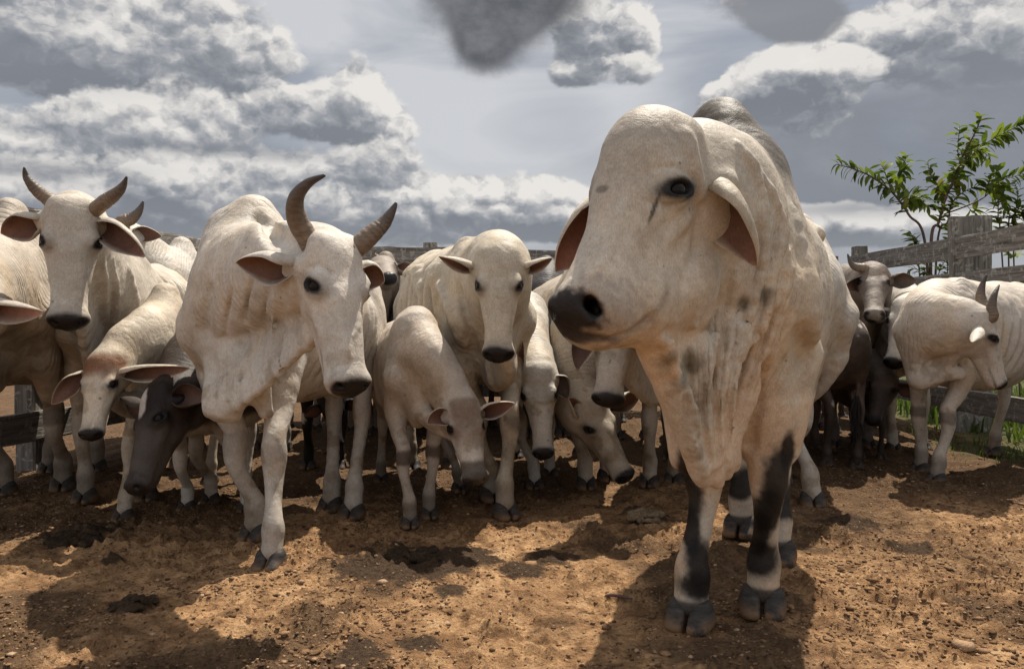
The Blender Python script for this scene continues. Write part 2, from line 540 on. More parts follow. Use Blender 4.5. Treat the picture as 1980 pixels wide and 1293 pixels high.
# ------------------------------------------------------------ materials of the animals
def hide_fn(nt, b):
    obj = nt.n.new('ShaderNodeTexCoord').outputs['Object']
    c = nt.attr('Col')
    big = nt.noise(obj, 7, 5, 0.6, 0.4)
    fine = nt.noise(nt.vmath('MULTIPLY', obj, (1, 1, 0.35)), 260, 3, 0.7)
    mid = nt.noise(obj, 45, 5, 0.65)
    c = nt.mix(1.0, c, nt.ramp(big, [(0.3, (0.80, 0.79, 0.77)), (0.55, (1, 1, 1)), (0.75, (1.06, 1.04, 1.0))]), 'MULTIPLY')
    c = nt.mix(0.55, c, nt.ramp(mid, [(0.3, (0.78, 0.76, 0.74)), (0.62, (1.08, 1.08, 1.08))]), 'MULTIPLY')
    c = nt.mix(0.55, c, nt.ramp(fine, [(0.3, (0.60, 0.58, 0.56)), (0.7, (1.25, 1.25, 1.25))]), 'MULTIPLY')
    # sparse specks and small mud marks
    vd = nt.voro(obj, 24, 'F1', 'Distance')
    vc = nt.voro(obj, 24, 'F1', 'Color')
    sp = nt.n.new('ShaderNodeSeparateColor'); nt.put(sp.inputs[0], vc)
    spot = nt.math('MULTIPLY', nt.math('LESS_THAN', vd, nt.math('MULTIPLY', sp.outputs[1], 0.17)), nt.math('GREATER_THAN', sp.outputs[0], 0.86))
    c = nt.mix(nt.math('MULTIPLY', spot, 0.6), c, (0.10, 0.075, 0.05))
    nt.put(b.inputs['Base Color'], c)
    fu = nt.attr('fold_u', 'Fac'); fa = nt.attr('fold_a', 'Fac')
    wob = nt.noise(obj, 9, 3, 0.5)
    wob2 = nt.noise(obj, 30, 3, 0.5)
    ph = nt.math('ADD', fu, nt.math('ADD', nt.math('MULTIPLY', wob, 1.3), nt.math('MULTIPLY', wob2, 0.25)))
    s1 = nt.math('ABSOLUTE', nt.math('SINE', nt.math('MULTIPLY', ph, math.pi)))
    s1 = nt.math('POWER', s1, 0.6)
    am = nt.mapr(nt.noise(obj, 6, 2, 0.5), 0.35, 0.65, 0.25, 1.0)
    h = nt.math('MULTIPLY', nt.math('MULTIPLY', s1, am), nt.math('MULTIPLY', fa, 0.006))
    vein = nt.noise(obj, 16, 4, 0.55, 0.6)
    h = nt.math('MULTIPLY_ADD', vein, 0.0065, h)
    h = nt.math('MULTIPLY_ADD', mid, 0.0026, h)
    h = nt.math('MULTIPLY_ADD', fine, 0.0011, h)
    nt.put(b.inputs['Normal'], nt.bump(h, 1.0, 1.0))
    nt.put(b.inputs['Roughness'], nt.mapr(nt.attr('wet', 'Fac'), 0, 1, 0.56, 0.34, 'LINEAR'))


M_HIDE = material('short_hair_hide', hide_fn, 0.78, 0.18)


def horn_fn(nt, b):
    obj = nt.n.new('ShaderNodeTexCoord').outputs['Object']
    t = nt.attr('tt', 'Fac')
    n = nt.noise(nt.vmath('MULTIPLY', obj, (1, 1, 3)), 40, 5, 0.6)
    c = nt.ramp(t, [(0.0, (0.20, 0.155, 0.11)), (0.35, (0.16, 0.115, 0.08)), (0.7, (0.085, 0.065, 0.052)), (1.0, (0.045, 0.04, 0.038))])
    c = nt.mix(0.7, c, nt.ramp(n, [(0.3, (0.6, 0.6, 0.6)), (0.7, (1.35, 1.3, 1.2))]), 'MULTIPLY')
    nt.put(b.inputs['Base Color'], c)
    rings = nt.math('MULTIPLY', nt.math('SINE', nt.math('ADD', nt.math('MULTIPLY', t, 95), nt.math('MULTIPLY', n, 4))), nt.mapr(t, 0.9, 0.3, 0.0, 1.0))
    nt.put(b.inputs['Normal'], nt.bump(nt.math('MULTIPLY_ADD', rings, 0.0009, nt.math('MULTIPLY', n, 0.003)), 1.0, 1.0))


M_HORN = material('ringed_horn', horn_fn, 0.55, 0.4)


def hoof_fn(nt, b):
    obj = nt.n.new('ShaderNodeTexCoord').outputs['Object']
    n = nt.noise(nt.vmath('MULTIPLY', obj, (1, 1, 4)), 30, 5, 0.6)
    c = nt.ramp(n, [(0.3, (0.018, 0.015, 0.013)), (0.55, (0.040, 0.034, 0.030)), (0.8, (0.085, 0.068, 0.052))])
    sx = nt.n.new('ShaderNodeSeparateXYZ'); nt.put(sx.inputs[0], obj)
    dust = nt.math('MULTIPLY', nt.mapr(sx.outputs[2], 0.05, 0.0), nt.mapr(nt.noise(obj, 25, 4, 0.6), 0.35, 0.6))
    c = nt.mix(dust, c, (0.20, 0.115, 0.06))
    nt.put(b.inputs['Base Color'], c)
    nt.put(b.inputs['Normal'], nt.bump(n, 0.6, 0.004))


M_HOOF = material('dark_hoof_horn', hoof_fn, 0.6, 0.2)


def eye_fn(nt, b):
    nt.put(b.inputs['Base Color'], (0.012, 0.008, 0.007))


M_EYE = material('wet_eye', eye_fn, 0.10, 0.12)


def switch_fn(nt, b):
    obj = nt.n.new('ShaderNodeTexCoord').outputs['Object']
    n = nt.noise(nt.vmath('MULTIPLY', obj, (6, 6, 0.5)), 60, 3, 0.6)
    nt.put(b.inputs['Base Color'], nt.ramp(n, [(0.3, (0.012, 0.010, 0.009)), (0.75, (0.06, 0.05, 0.045))]))
    nt.put(b.inputs['Normal'], nt.bump(n, 1.0, 0.01))


M_SWITCH = material('tail_hair', switch_fn, 0.6, 0.3)

PALE = (0.56, 0.502, 0.425)
PINK = (0.42, 0.25, 0.18)
MUZ = (0.016, 0.013, 0.013)


def hoof_mesh():
    F = Field()
    for s in (-1, 1):
        G_ = Field()
        c = .027 * s
        G_.seg([-.012, c * .9, .050], [-.016, c, .032], (.027, .034), (.029, .040), .01, [0, 1, 0])
        G_.seg([.0, c, .036], [.050, c * .90, .014], (.028, .030), (.021, .015), .02, [0, 1, 0])
        G_.seg([-.028, c, .016], [.036, c * .98, .010], (.028, .02), (.026, .015), .02, [0, 1, 0])
        F.p += G_.p
    F.seg([0.040, 0, .060], [.09, 0, -.02], (.0045, .05), (.007, .05), .005, [0, 1, 0], -1)
    v, f = F.mesh(.004)
    v = lap(v, f, 2)
    v[:, 2] = np.maximum(v[:, 2], 0.0)
    me = mesh_obj('hoof', v, f, M_HOOF)
    data = me.data; bpy.data.objects.remove(me)
    return data


HOOF = hoof_mesh()


def ball_mesh(name, mat):
    v = []; f = []
    nu, nv = 20, 12
    for i in range(nv + 1):
        a = math.pi * i / nv
        for j in range(nu):
            b = 2 * math.pi * j / nu
            v.append((math.sin(a) * math.cos(b), math.sin(a) * math.sin(b), math.cos(a)))
    for i in range(nv):
        for j in range(nu):
            f.append((i * nu + j, (i + 1) * nu + j, (i + 1) * nu + (j + 1) % nu, i * nu + (j + 1) % nu))
    o = mesh_obj(name, np.array(v), np.array(f), mat); d = o.data; bpy.data.objects.remove(o)
    return d


EYEBALL = ball_mesh('eye', M_EYE)


def ear_geo(base, tip, opn, W, droop, th=0.006):
    """cupped leaf-shaped ear as a closed shell. returns v, f, inner mask"""
    base, tip = np.asarray(base), np.asarray(tip)
    mid = (base + tip) / 2 + np.asarray(droop)
    nt_, nv = 22, 11
    opn = unit(opn)
    V = []; inn = []
    for i in range(nt_ + 1):
        t = i / nt_
        c = (1 - t) ** 2 * base + 2 * t * (1 - t) * mid + t * t * tip
        d = unit(2 * (1 - t) * (mid - base) + 2 * t * (tip - mid))
        o = unit(opn - d * (opn @ d)); s = np.cross(d, o)
        w = W * np.interp(t, [0, .12, .3, .45, .62, .80, .93, 1], [.45, .76, 1.0, .96, .78, .50, .22, .02])
        th_ = np.interp(t, [0, .2, .5, 1], [2.7, 2.35, 1.75, 1.2])
        rho = w / th_ * 1.7
        ring = []
        for j in range(nv):
            a = (-1 + 2 * j / (nv - 1)) * th_
            wob = 0.05 * W * math.sin(7 * t + a * 2)
            ring.append((c + s * rho * math.sin(a) + o * (rho * (1 - math.cos(a)) + wob), a))
        for q, a in ring: V.append(q); inn.append(1 - sstep(.62, .98, abs(a) / th_) if t < .97 else .3)
        tt = th * (1 - .6 * t)
        for q, a in ring[::-1]:
            nr = s * math.sin(a) - o * math.cos(a)
            e = 1 - abs(a / th_) ** 6
            V.append(q + nr * tt * (0.3 + e)); inn.append(0)
    m = 2 * nv
    F = []
    for i in range(nt_):
        for j in range(m):
            F.append((i * m + j, i * m + (j + 1) % m, (i + 1) * m + (j + 1) % m, (i + 1) * m + j))
    tipi = len(V) - m
    for j in range(nv - 1):
        F.append((tipi + j, tipi + j + 1, tipi + m - 2 - j, tipi + m - 1 - j))
    return np.array(V), np.array(F), np.array(inn, float)


def cow(label, pos, phi, s, poll, muz, nrm, hw=1.08, feet=None, ears=None, horns=None, h=0.011, seed=1,
        coat=PALE, head_coat=None, ribs=0.5, hump=1.0, dew=1.0, name='cow', cat='cow', extra=None, dome=0.0,
        thin=1.0, color_fn=None, eyes=(-1, 1), tail=None, neck_up=0.0, neckr=.92, fold=1.0, group='zebu cattle herded together in the pen',
        muzc=MUZ, body=True, belly=0.0, post=None, legs=('FL', 'FR', 'HL', 'HR'), lid=1.0, legr=1.0, neck_ctrl=None, ear_w=1.0, fieldhook=None,
        hoofs=1.0, barrel=1.0, hd=1.0, knee=None, er_=.048, muzs=1.0, slope=0.0):
    knee = knee or {}
    f = np.array([math.sin(R(phi)), -math.cos(R(phi)), 0.0]); z = np.array([0, 0, 1.0]); l = np.cross(z, f)
    O = np.array([pos[0], pos[1], 0.0]) - f * 0.45 * s
    B = lambda x, y, zz: O + s * (f * x + l * y + z * zz)
    F = Field()
    w = thin
    # ---- trunk
    tr = [(B(.50, 0, 1.00), (.17 * w, .27)), (B(.34, 0, .98), (.205 * w, .35)), (B(.10, 0, .96), (.255 * w * barrel, .355)), (B(-.15, 0, .95), (.285 * w * barrel, .36)),
          (B(-.38, 0, .99), (.265 * w, .325)), (B(-.60, 0, 1.04), (.205 * w, .27)), (B(-.72, 0, 1.04), (.15 * w, .20))]
    F.chain([(p, (a * s, b * s)) for p, (a, b) in tr], .06 * s, l)
    if belly: F.ell(B(-.1, 0, .82), [.42 * s, .27 * s, (.26 + belly) * s], [f, l, z], .1 * s)
    # spine, hips, pins
    F.seg(B(.25, 0, 1.30), B(-.45, 0, 1.285), .035 * s, .04 * s, .05 * s)
    F.seg(B(-.45, 0, 1.29), B(-.74, 0, 1.20), .045 * s, .045 * s, .06 * s)
    for sd in (-1, 1):
        F.seg(B(-.40, sd * .235 * w, 1.19), B(-.46, sd * .10, 1.26), .035 * s, .045 * s, .04 * s)
        F.seg(B(-.80, sd * .10, 1.13), B(-.66, sd * .09, 1.19), .035 * s, .05 * s, .05 * s)
        # shoulder blade with its ridge, point of shoulder, arm
        F.seg(B(.28, sd * .10 * w, 1.29), B(.47, sd * .175 * w, .94), (.045 * s, .11 * s), (.060 * s, .12 * s), .05 * s, l)
        F.seg(B(.33, sd * .155 * w, 1.22), B(.50, sd * .215 * w, .97), .022 * s, .035 * s, .04 * s)
        F.ell(B(.55, sd * .165 * w, .93), [.07 * s, .055 * s, .08 * s], [f, l, z], .05 * s)
        F.seg(B(.49, sd * .18 * w, .94), B(.38, sd * .18 * w, .76), (.065 * s, .10 * s), (.06 * s, .10 * s), .05 * s, l)
    # brisket
    F.ell(B(.57, 0, .86), [.11 * s, .09 * s * w, .19 * s], [f, l, z], .05 * s)
    # hump
    if hump:
        F.seg(B(.22, 0, 1.27), B(.40, 0, 1.27), (.08 * s, .12 * s), (.12 * s, .14 * s), .10 * s, l)
        F.seg(B(.38, 0, 1.26), B(.33, 0, 1.27 + .17 * hump), (.12 * s, .17 * s), (.070 * s, .11 * s), .08 * s, l)
    # ---- head frame
    poll = np.asarray(poll, float); muz = np.asarray(muz, float)
    L = np.linalg.norm(muz - poll); a = (muz - poll) / L
    n = np.asarray(nrm, float); n = unit(n - a * (n @ a)); sv = np.cross(n, a)
    H = lambda t, q, m: poll + L * (a * t + sv * q + n * (m if m > -.1 else -.1 + (m + .1) * hd))
    # ---- neck
    A = B(.44, 0, 1.08); D = H(.16, 0, -.24)
    hh = neck_ctrl if neck_ctrl is not None else (A + f * .22 * s + z * (.08 + neck_up) * s)
    c2 = D - n * .20 * L - a * .10 * L
    npts = []
    for t in np.linspace(0, 1, 6):
        p = (1 - t) ** 3 * A + 3 * t * (1 - t) ** 2 * hh + 3 * t * t * (1 - t) * c2 + t ** 3 * D
        npts.append((p, (np.interp(t, [0, .5, 1], [.17 * s * w, .125 * s * neckr, .185 * L]), np.interp(t, [0, .5, 1], [.26 * s, .185 * s * neckr, .24 * L]))))
    F.chain(npts, .07 * s, lambda t: unit(l * (1 - t) + sv * t))
    # crest from hump to poll
    if hump: F.seg(B(.42, 0, 1.27), npts[3][0] + z * .09 * s, .08 * s, .06 * s, .1 * s)
    # ---- dewlap: a thin hanging sheet from throat to chest
    if dew:
        th = H(.36, 0, -.40); br = B(.64, 0, .74)
        m1 = (th * .55 + br * .45) - z * .05 * s * dew
        F.chain([(H(.50, 0, -.33), (.012 * s, .03 * s)), (th - z * .02 * s, (.018 * s, .07 * s * dew)), ((th + m1) / 2 - z * .01 * s * dew, (.020 * s, .10 * s * dew)), (m1, (.024 * s, .13 * s * dew)),
                 ((m1 + br) / 2 - z * .02 * s, (.028 * s, .15 * s * dew)), (br, (.034 * s, .15 * s * dew)), (B(.50, 0, .64), (.04 * s, .08 * s * dew))], .05 * s,
                lambda t: unit(sv * (1 - t) + l * t))
    # ---- legs
    feet = dict(feet or {})
    dflt = {'FL': (.46, .13), 'FR': (.46, -.13), 'HL': (-.58, .13), 'HR': (-.58, -.13)}
    hooves = []; legpts = []
    for key in legs:
        sd = 1 if key[1] == 'L' else -1
        ft = feet.get(key)
        ft = B(dflt[key][0], dflt[key][1], 0) if ft is None else np.array([ft[0], ft[1], 0.0])
        q = legr
        if key[0] == 'F':
            el = B(.40, sd * .165 * w, .74)
            ko = np.array([*knee.get(key, (0, 0)), 0.0])
            el = el + ko * .7
            kn = el * .45 + ft * .55 + f * .02 * s + ko * .6; kn[2] = .42 * s
            fe = ft * .92 + kn * .08 - f * .012 * s; fe[2] = .135 * s
            ht = ft.copy(); ht[2] = .060 * s
            pts = [(el, (.075 * s, .10 * s)), (el * .5 + kn * .5, (.05 * s * q, .062 * s * q)), (kn + z * .07 * s, (.040 * s * q, .045 * s * q)), (kn, (.046 * s * q, .047 * s * q)), (kn - z * .08 * s, (.034 * s * q, .037 * s * q)),
                   ((kn + fe) / 2 - z * .03 * s, (.029 * s * q, .032 * s * q)), (fe + z * .035 * s, (.034 * s * q, .035 * s * q)), (fe, (.040 * s * q, .041 * s * q)), (ht + z * .02 * s - f * .008 * s, (.035 * s * q, .035 * s * q)), (ht, (.041 * s, .038 * s))]
        else:
            hp = B(-.58, sd * .12 * w, .98); stf = B(-.44, sd * .17 * w, .80)
            hk = hp * .35 + ft * .65 - f * .07 * s; hk[2] = .50 * s
            fe = ft * .9 + hk * .1 - f * .01 * s; fe[2] = .135 * s
            ht = ft.copy(); ht[2] = .060 * s
            F.seg(hp, stf, (.10 * s, .19 * s), (.09 * s, .12 * s), .08 * s, l)
            F.seg(hp, B(-.66, sd * .11 * w, .80), (.09 * s, .14 * s), (.065 * s, .10 * s), .06 * s, l)
            F.seg(hk - f * .045 * s + z * .05 * s, hk - z * .03 * s, .026 * s, .03 * s, .03 * s)
            pts = [(stf, (.09 * s, .12 * s)), (stf * .5 + hk * .5 - f * .01 * s, (.055 * s * q, .085 * s * q)), (hk + z * .07 * s, (.036 * s * q, .052 * s * q)), (hk, (.040 * s * q, .052 * s * q)), (hk - z * .09 * s, (.032 * s * q, .042 * s * q)),
                   ((hk + fe) / 2 - z * .02 * s, (.030 * s * q, .034 * s * q)), (fe + z * .035 * s, (.034 * s * q, .036 * s * q)), (fe, (.039 * s * q, .040 * s * q)), (ht + z * .02 * s - f * .008 * s, (.035 * s * q, .036 * s * q)), (ht, (.041 * s, .038 * s))]
        F.chain(pts, .018 * s, l)
        for q2 in (-1, 1): F.seg(fe - f * .04 * s + l * q2 * .018 * s - z * .01 * s, fe - f * .05 * s + l * q2 * .018 * s - z * .03 * s, .012 * s, .009 * s, .012 * s)
        hooves.append((ft, key)); legpts.append((key, el if key[0] == 'F' else hp, kn if key[0] == 'F' else hk, fe, ft))
    # ---- head
    k = .04 * L
    W = hw
    dk = 1 + (hd - 1) * .5
    E = lambda c, r, kk=k, op=1: F.ell(H(*c), [r[0] * L, r[1] * L * W, r[2] * L * dk], [a, sv, n], kk, op)
    S = lambda c, d, ra, rb, kk=k, op=1: F.seg(H(*c), H(*d), (ra[0] * L * W, ra[1] * L * dk), (rb[0] * L * W, rb[1] * L * dk), kk, sv, op)
    E((.15, 0, -.20), (.18, .18, .19))
    S((.12, 0, -.13), (.42, 0, -.115), (.155, .115), (.125, .105))
    F.seg(H(.045, -.085 * W, -.12), H(.045, .085 * W, -.12), .085 * L, .085 * L, k)
    if dome:
        E((.20, 0, -.10), (.26, .15, .10 + dome), .08 * L)
        E((.40, 0, -.10), (.24, .105, .07 + dome * .6), .08 * L)
    S((.38, 0, -.105), (.85, 0, -.105), (.120, .095), (.100, .084))
    S((.25, 0, -.22), (.82, 0, -.160), (.135, .155), (.106, .100))
    S((.34, 0, -.350), (.86, 0, -.215), (.098, .085), (.082, .064))
    E((.92, 0, -.118), (.090, .136, .110))
    S((.80, 0, -.150), (.94, 0, -.150), (.098, .075), (.108, .07))
    E((.875, 0, -.225), (.075, .070, .045))
    for sd in (-1, 1):
        E((.31, sd * .098, -.27), (.19, .062, .145))
        F.seg(H(.38, sd * .140 * W, -.19), H(.62, sd * .098 * W, -.15), .030 * L, .022 * L, .06 * L)      # cheek ridge
        E((.945, sd * .072, -.062), (.048, .042, .040), .035 * L)
        F.seg(H(.16, sd * .17 * W, -.22), H(.12, sd * .21 * W, -.24), .06 * L, .045 * L, .05 * L)
    eyes_xyz = []
    for sd in (-1, 1):
        E((.335, sd * .135, -.130), (.080, .045, .070), .06 * L)
        E((.285, sd * .135, -.085), (.06, .05, .045), .05 * L)
    if fieldhook: fieldhook(F, H, B, s, L)
    er = er_ * L
    for sd in (-1, 1):
        e = unit(sv * sd * .90 + n * .42 - a * .02)
        o0 = H(.335, sd * .10 * W, -.125)
        ts = np.linspace(0, .2 * L, 80)
        dd = F.evalpts((o0[None] + ts[:, None] * e[None]).astype(np.float32))
        j = np.argmax(dd > 0); sp = o0 + e * ts[j]
        la = n * .80 + a * .55; la = unit(la - e * (la @ e)); lb = np.cross(e, la)
        lb = lb if lb @ a < 0 else -lb
        F.ell(sp - e * .55 * er, [1.9 * er, 1.35 * er, .85 * er], [la, lb, e], .03 * L)
        for sg_, rr_, dn_ in ((1, .30, .80), (-1, .22, .72)):      # upper and lower lid
            F.seg(sp - la * 1.35 * er - lb * .05 * er - e * .30 * er, sp + lb * sg_ * dn_ * er + e * .02 * er, rr_ * er * .8, rr_ * er, .02 * L)
            F.seg(sp + la * 1.35 * er - lb * .15 * er - e * .30 * er, sp + lb * sg_ * dn_ * er + e * .02 * er, rr_ * er * .8, rr_ * er, .02 * L)
        F.ell(sp + e * .45 * er, [1.35 * er, .58 * er, 1.1 * er], [la, lb, e], .006 * L, -1)
        eyes_xyz.append((sd, sp - e * .80 * er, e, la, lb))
    for sd in (-1, 1):   # nostrils: comma shaped
        F.seg(H(.985, sd * .068 * W, -.030), H(.972, sd * .100 * W, -.058), .018 * L, .024 * L, .010 * L, None, -1)
        F.seg(H(.985, sd * .075 * W, -.045), H(.93, sd * .06 * W, -.085), .018 * L, .012 * L, .010 * L, None, -1)
        m1 = H(1.01, sd * .03 * W, -.150); m2 = H(.93, sd * .125 * W, -.168); m3 = H(.74, sd * .125 * W, -.190)
        F.seg(m1, m2, .010 * L, .010 * L, .012 * L, None, -1); F.seg(m2, m3, .010 * L, .008 * L, .012 * L, None, -1)
    for e in (extra or []):
        e(F, H, B, s, L)
    if tail: F.chain([(np.asarray(p), r) for p, r in tail['pts']], .02 * s)
    v, fc = F.mesh(h)
    v = lap(v, fc, 2, .5)
    # ---- detail and colour fields on the vertices
    rel = (v - poll) / L
    ht_, hs, hn = rel @ a, rel @ sv / W, rel @ n
    hn = np.where(hn < -.1, -.1 + (hn + .1) / hd, hn)
    bl = (v - O) / s
    bx, by, bz = bl @ f, bl @ l, bl @ z
    N = vnormals(v, fc)
    headm = sstep(-.12, .02, ht_) * (1 - sstep(1.06, 1.15, ht_)) * (np.abs(hs) < .34) * sstep(-.50, -.40, hn) * (hn < .25)
    dsp = (fbm(v + seed, 5.5 / s, 3, seed) - .5) * .032 * s * (1 - headm) * (.3 + .7 * sstep(.5, .8, bz))
    dsp += (fbm(v + seed, 24, 3, seed + 3) - .5) * .003
    rb = sstep(.30, .18, bx) * sstep(-.46, -.30, bx) * sstep(.66, .80, bz) * (1 - sstep(1.18, 1.28, bz)) * (np.abs(by) > .10)
    curv = bx + .25 * (bz - 1.0)
    dsp += ribs * rb * .015 * s * np.sin(2 * math.pi * curv / .078) * np.abs(N @ l) * (.5 + vnoise(v, 3.5, seed + 9))
    # hollow in front of the hips
    dsp -= ribs * .04 * s * np.exp(-((bx + .36) / .07) ** 2 - ((bz - 1.12) / .07) ** 2) * (np.abs(by) > .10)
    # mouth line
    mline = -.190 + .03 * np.clip((ht_ - .74) / .2, 0, 1)
    mm = np.exp(-((hn - mline) / .012) ** 2) * sstep(.66, .74, ht_) * (np.abs(hs) > .03)
    # wrinkles above the eyes
    v = v + N * dsp[:, None]
    coat = np.array(coat); coat = coat * .82 + coat.mean() * .18; C = np.tile(coat, (len(v), 1))
    n1 = fbm(v + 3 * seed, 3.2, 4, seed + 21); n2 = fbm(v + 5 * seed, 11, 4, seed + 31)
    C *= (0.90 + .22 * (n1 - .5) * 2)[:, None]

    def lay(mask, col, amt=1.0):
        nonlocal C
        m_ = np.clip(mask * amt, 0, 1)[:, None]
        C = C * (1 - m_) + np.array(col) * m_
    lay(sstep(.50, .62, n1) * (1 - headm), coat * np.array([.70, .70, .71]), .60)
    n5 = fbm(v * [1, 1, .35] + 7 * seed, 6, 4, seed + 51)
    lay(sstep(.50, .64, n5) * sstep(.5, .9, bz) * (1 - headm), coat * np.array([.94, .83, .68]), .45)
    lay(sstep(.52, .66, n2) * sstep(1.0, 1.25, bz) * (1 - headm), coat * np.array([1.12, 1.12, 1.12]), .6)
    # dusty, dirtier lower legs and belly
    lay(sstep(.55, .12, bz) * (.35 + .5 * sstep(.45, .6, n2)), coat * np.array([.52, .47, .42]), .75)
    lay(sstep(.60, .66, n2) * sstep(1.3, .5, bz), coat * np.array([.42, .36, .28]), .65)
    if head_coat is not None: lay(headm * sstep(.5, .2, ht_ + (n2 - .5) * .3), head_coat, 1)
    # muzzle and eye rims
    md = np.sqrt(((ht_ - 1.0) / .135) ** 2 + ((hn + .075) / .098) ** 2 + (hs / .150) ** 2) / muzs + (n2 - .5) * .30
    lay(headm * sstep(1.6, 1.0, md), np.array(muzc) * .5 + coat * .32, .45)
    lay(headm * sstep(1.12, .92, md), muzc)
    wet = headm * sstep(1.05, .85, md)
    lay(mm * headm, np.array(muzc) * 1.3, .6)
    for sd in (-1, 1):
        lay(sstep(.036 * L, .022 * L, np.linalg.norm(v - H(.972, sd * .090 * W, -.052), axis=1)), (.006, .005, .005))
    for sd, ep, e, la, lb in eyes_xyz:
        r = v - ep
        dd = np.sqrt(((r @ la + .15 * er) / (1.85 * er)) ** 2 + ((r @ lb) / (1.08 * er)) ** 2 + ((r @ e) / (2.4 * er)) ** 2)
        lay(sstep(1.9, .9, dd + (n2 - .5) * .4), coat * .35, .55); lay(sstep(1.15, .85, dd + (n2 - .5) * .2), (.009, .007, .007), .97)
    if hump: lay(sstep(1.24, 1.40, bz) * sstep(.08, .2, bx) * sstep(.6, .45, bx), coat * np.array([.62, .61, .60]), .45)
    env = dict(v=v, ht=ht_, hs=hs, hn=hn, bx=bx, by=by, bz=bz, lay=lay, n1=n1, n2=n2, headm=headm, N=N, coat=coat, L=L, s=s, B=B, H=H, legs=legpts)
    # folds: wrinkle lines across the neck
    ch = D - A; tn = ((v - A) @ ch) / (ch @ ch)
    dn = np.linalg.norm(v - A - np.clip(tn, 0, 1)[:, None] * ch, axis=1)
    nm = sstep(-.25, .05, tn) * sstep(1.05, .82, tn) * sstep(.52 * s, .40 * s, dn) * (1 - .8 * headm) * (np.abs(bx) > .3)
    fu = tn * np.linalg.norm(ch) / .026 + (n1 - .5) * 5; fa = nm * fold * .5
    env.update(fu=fu, fa=fa)
    if color_fn: color_fn(env); fu, fa = env['fu'], env['fa']
    if 'dsp' in env: v = v + N * env['dsp'][:, None]
    # ---- ears
    vv, ff, CC, FU, FA = [v], [fc], [C], [fu], [fa]
    WET = [wet]
    off = len(v)
    ears = ears if ears is not None else {}
    for sd in (-1, 1):
        e = ears.get(sd, {})
        if e is None: continue
        base = H(.125, sd * .165 * W, -.235)
        tip = e.get('tip'); tip = H(.24, sd * .56, -.30) if tip is None else np.asarray(tip, float)
        opn = e.get('open'); opn = (n * .8 + a * .6) if opn is None else np.asarray(opn, float)
        droop = e.get('droop'); droop = -a * .03 * L if droop is None else np.asarray(droop, float)
        ev_, ef, inn = ear_geo(base, tip, opn, e.get('w', .122) * L * ear_w, droop, max(.006, .012 * L))
        vv.append(ev_); ff.append(ef + off); off += len(ev_)
        nn = fbm(ev_, 20, 3, seed)
        oc = np.array(e.get('outer', coat * .9)); ic = np.array(e.get('inner', (.17, .092, .066)))
        tw = np.linalg.norm(ev_ - base, axis=1) / max(np.linalg.norm(tip - base), 1e-3)
        ec = inn[:, None] * (ic * (0.45 + .9 * np.clip(tw, 0, 1))[:, None]) + (1 - inn[:, None]) * oc
        ec = ec * (.75 + .5 * nn)[:, None]
        CC.append(ec); FU.append(np.zeros(len(ev_))); FA.append(np.zeros(len(ev_))); WET.append(np.zeros(len(ev_)))
    base_pt = np.array([O[0], O[1], 0.0])
    root = empty(name, base_pt)
    tag(root, label, cat, group)
    V = np.concatenate(vv) - base_pt
    body_o = mesh_obj('body', V, np.concatenate(ff), M_HIDE, attrs={'Col': np.clip(np.concatenate(CC), 0, 1), 'fold_u': np.concatenate(FU), 'fold_a': np.concatenate(FA), 'wet': np.concatenate(WET)})
    body_o.parent = root
    for sd, ep, e, la, lb in eyes_xyz:
        if sd not in eyes: continue
        o = bpy.data.objects.new('eye', EYEBALL); COL.objects.link(o); o.parent = root
        o.location = ep - base_pt; o.scale = (er * 1.0,) * 3
    for pts, r0 in (horns or []):
        hsd = 1 if (np.asarray(pts[0]) - poll) @ sv > 0 else -1
        pts = [H(.10, hsd * .09 * W, -.17)] + list(pts)
        nring = 9
        vh, fh, tt = tube(pts, list(np.interp(np.linspace(0, 1, len(pts)), [0, .3, .55, .8, 1], [r0 * 1.0, r0, r0 * .74, r0 * .42, r0 * .12])),
                          18, lambda T: 1 + .022 * np.sin(T * 62) * np.clip(1.1 - T, 0, 1))
        vh = vh + (fbm(vh, 30, 2, seed)[:, None] - .5) * .003
        o = mesh_obj('horn', vh - base_pt, fh, M_HORN, attrs={'tt': tt}); o.parent = root
    for ft, key in hooves:
        o = bpy.data.objects.new('hoof', HOOF); COL.objects.link(o); o.parent = root
        o.location = ft - base_pt + np.array([0, 0, -.006]) + f * .012 * s; o.scale = (s * hoofs * 1.06,) * 3
        o.rotation_euler = (0, 0, math.atan2(f[1], f[0]) + (.08 if key[1] == 'L' else -.08) + (hash(key) % 7) * 0)
    if tail and tail.get('switch'):
        rng = np.random.default_rng(seed)
        st = [np.asarray(p) for p in tail['switch']]
        vs, fs = [], []
        for q in range(46):
            j = rng.normal(0, .012 * s, 3) * [1, 1, .3]
            e = rng.normal(0, .028 * s, 3)
            pts = [st[0] + j * .4, (st[0] + st[-1]) / 2 + j * 1.6, st[-1] + e]
            a_, b_, _ = tube(pts, [.007 * s, .008 * s, .002 * s], 4)
            fs += [tuple(i + sum(len(x) for x in vs) for i in g) for g in b_]; vs.append(a_)
        o = mesh_obj('tail_switch', np.concatenate(vs) - base_pt, fs, M_SWITCH); o.parent = root
    return root


# ------------------------------------------------------------ the cattle
DEV = os.environ.get('COWS')
def want(k): return DEV is None or k in DEV.split(',')


def cone(a, b, ra, rb, k=.04, u=None, op=1):
    return lambda F, H, B, s, L: F.seg(a, b, ra, rb, k, u, op)


def strand(pts, k=.03, u=None):
    return lambda F, H, B, s, L: F.chain(pts, k, u)


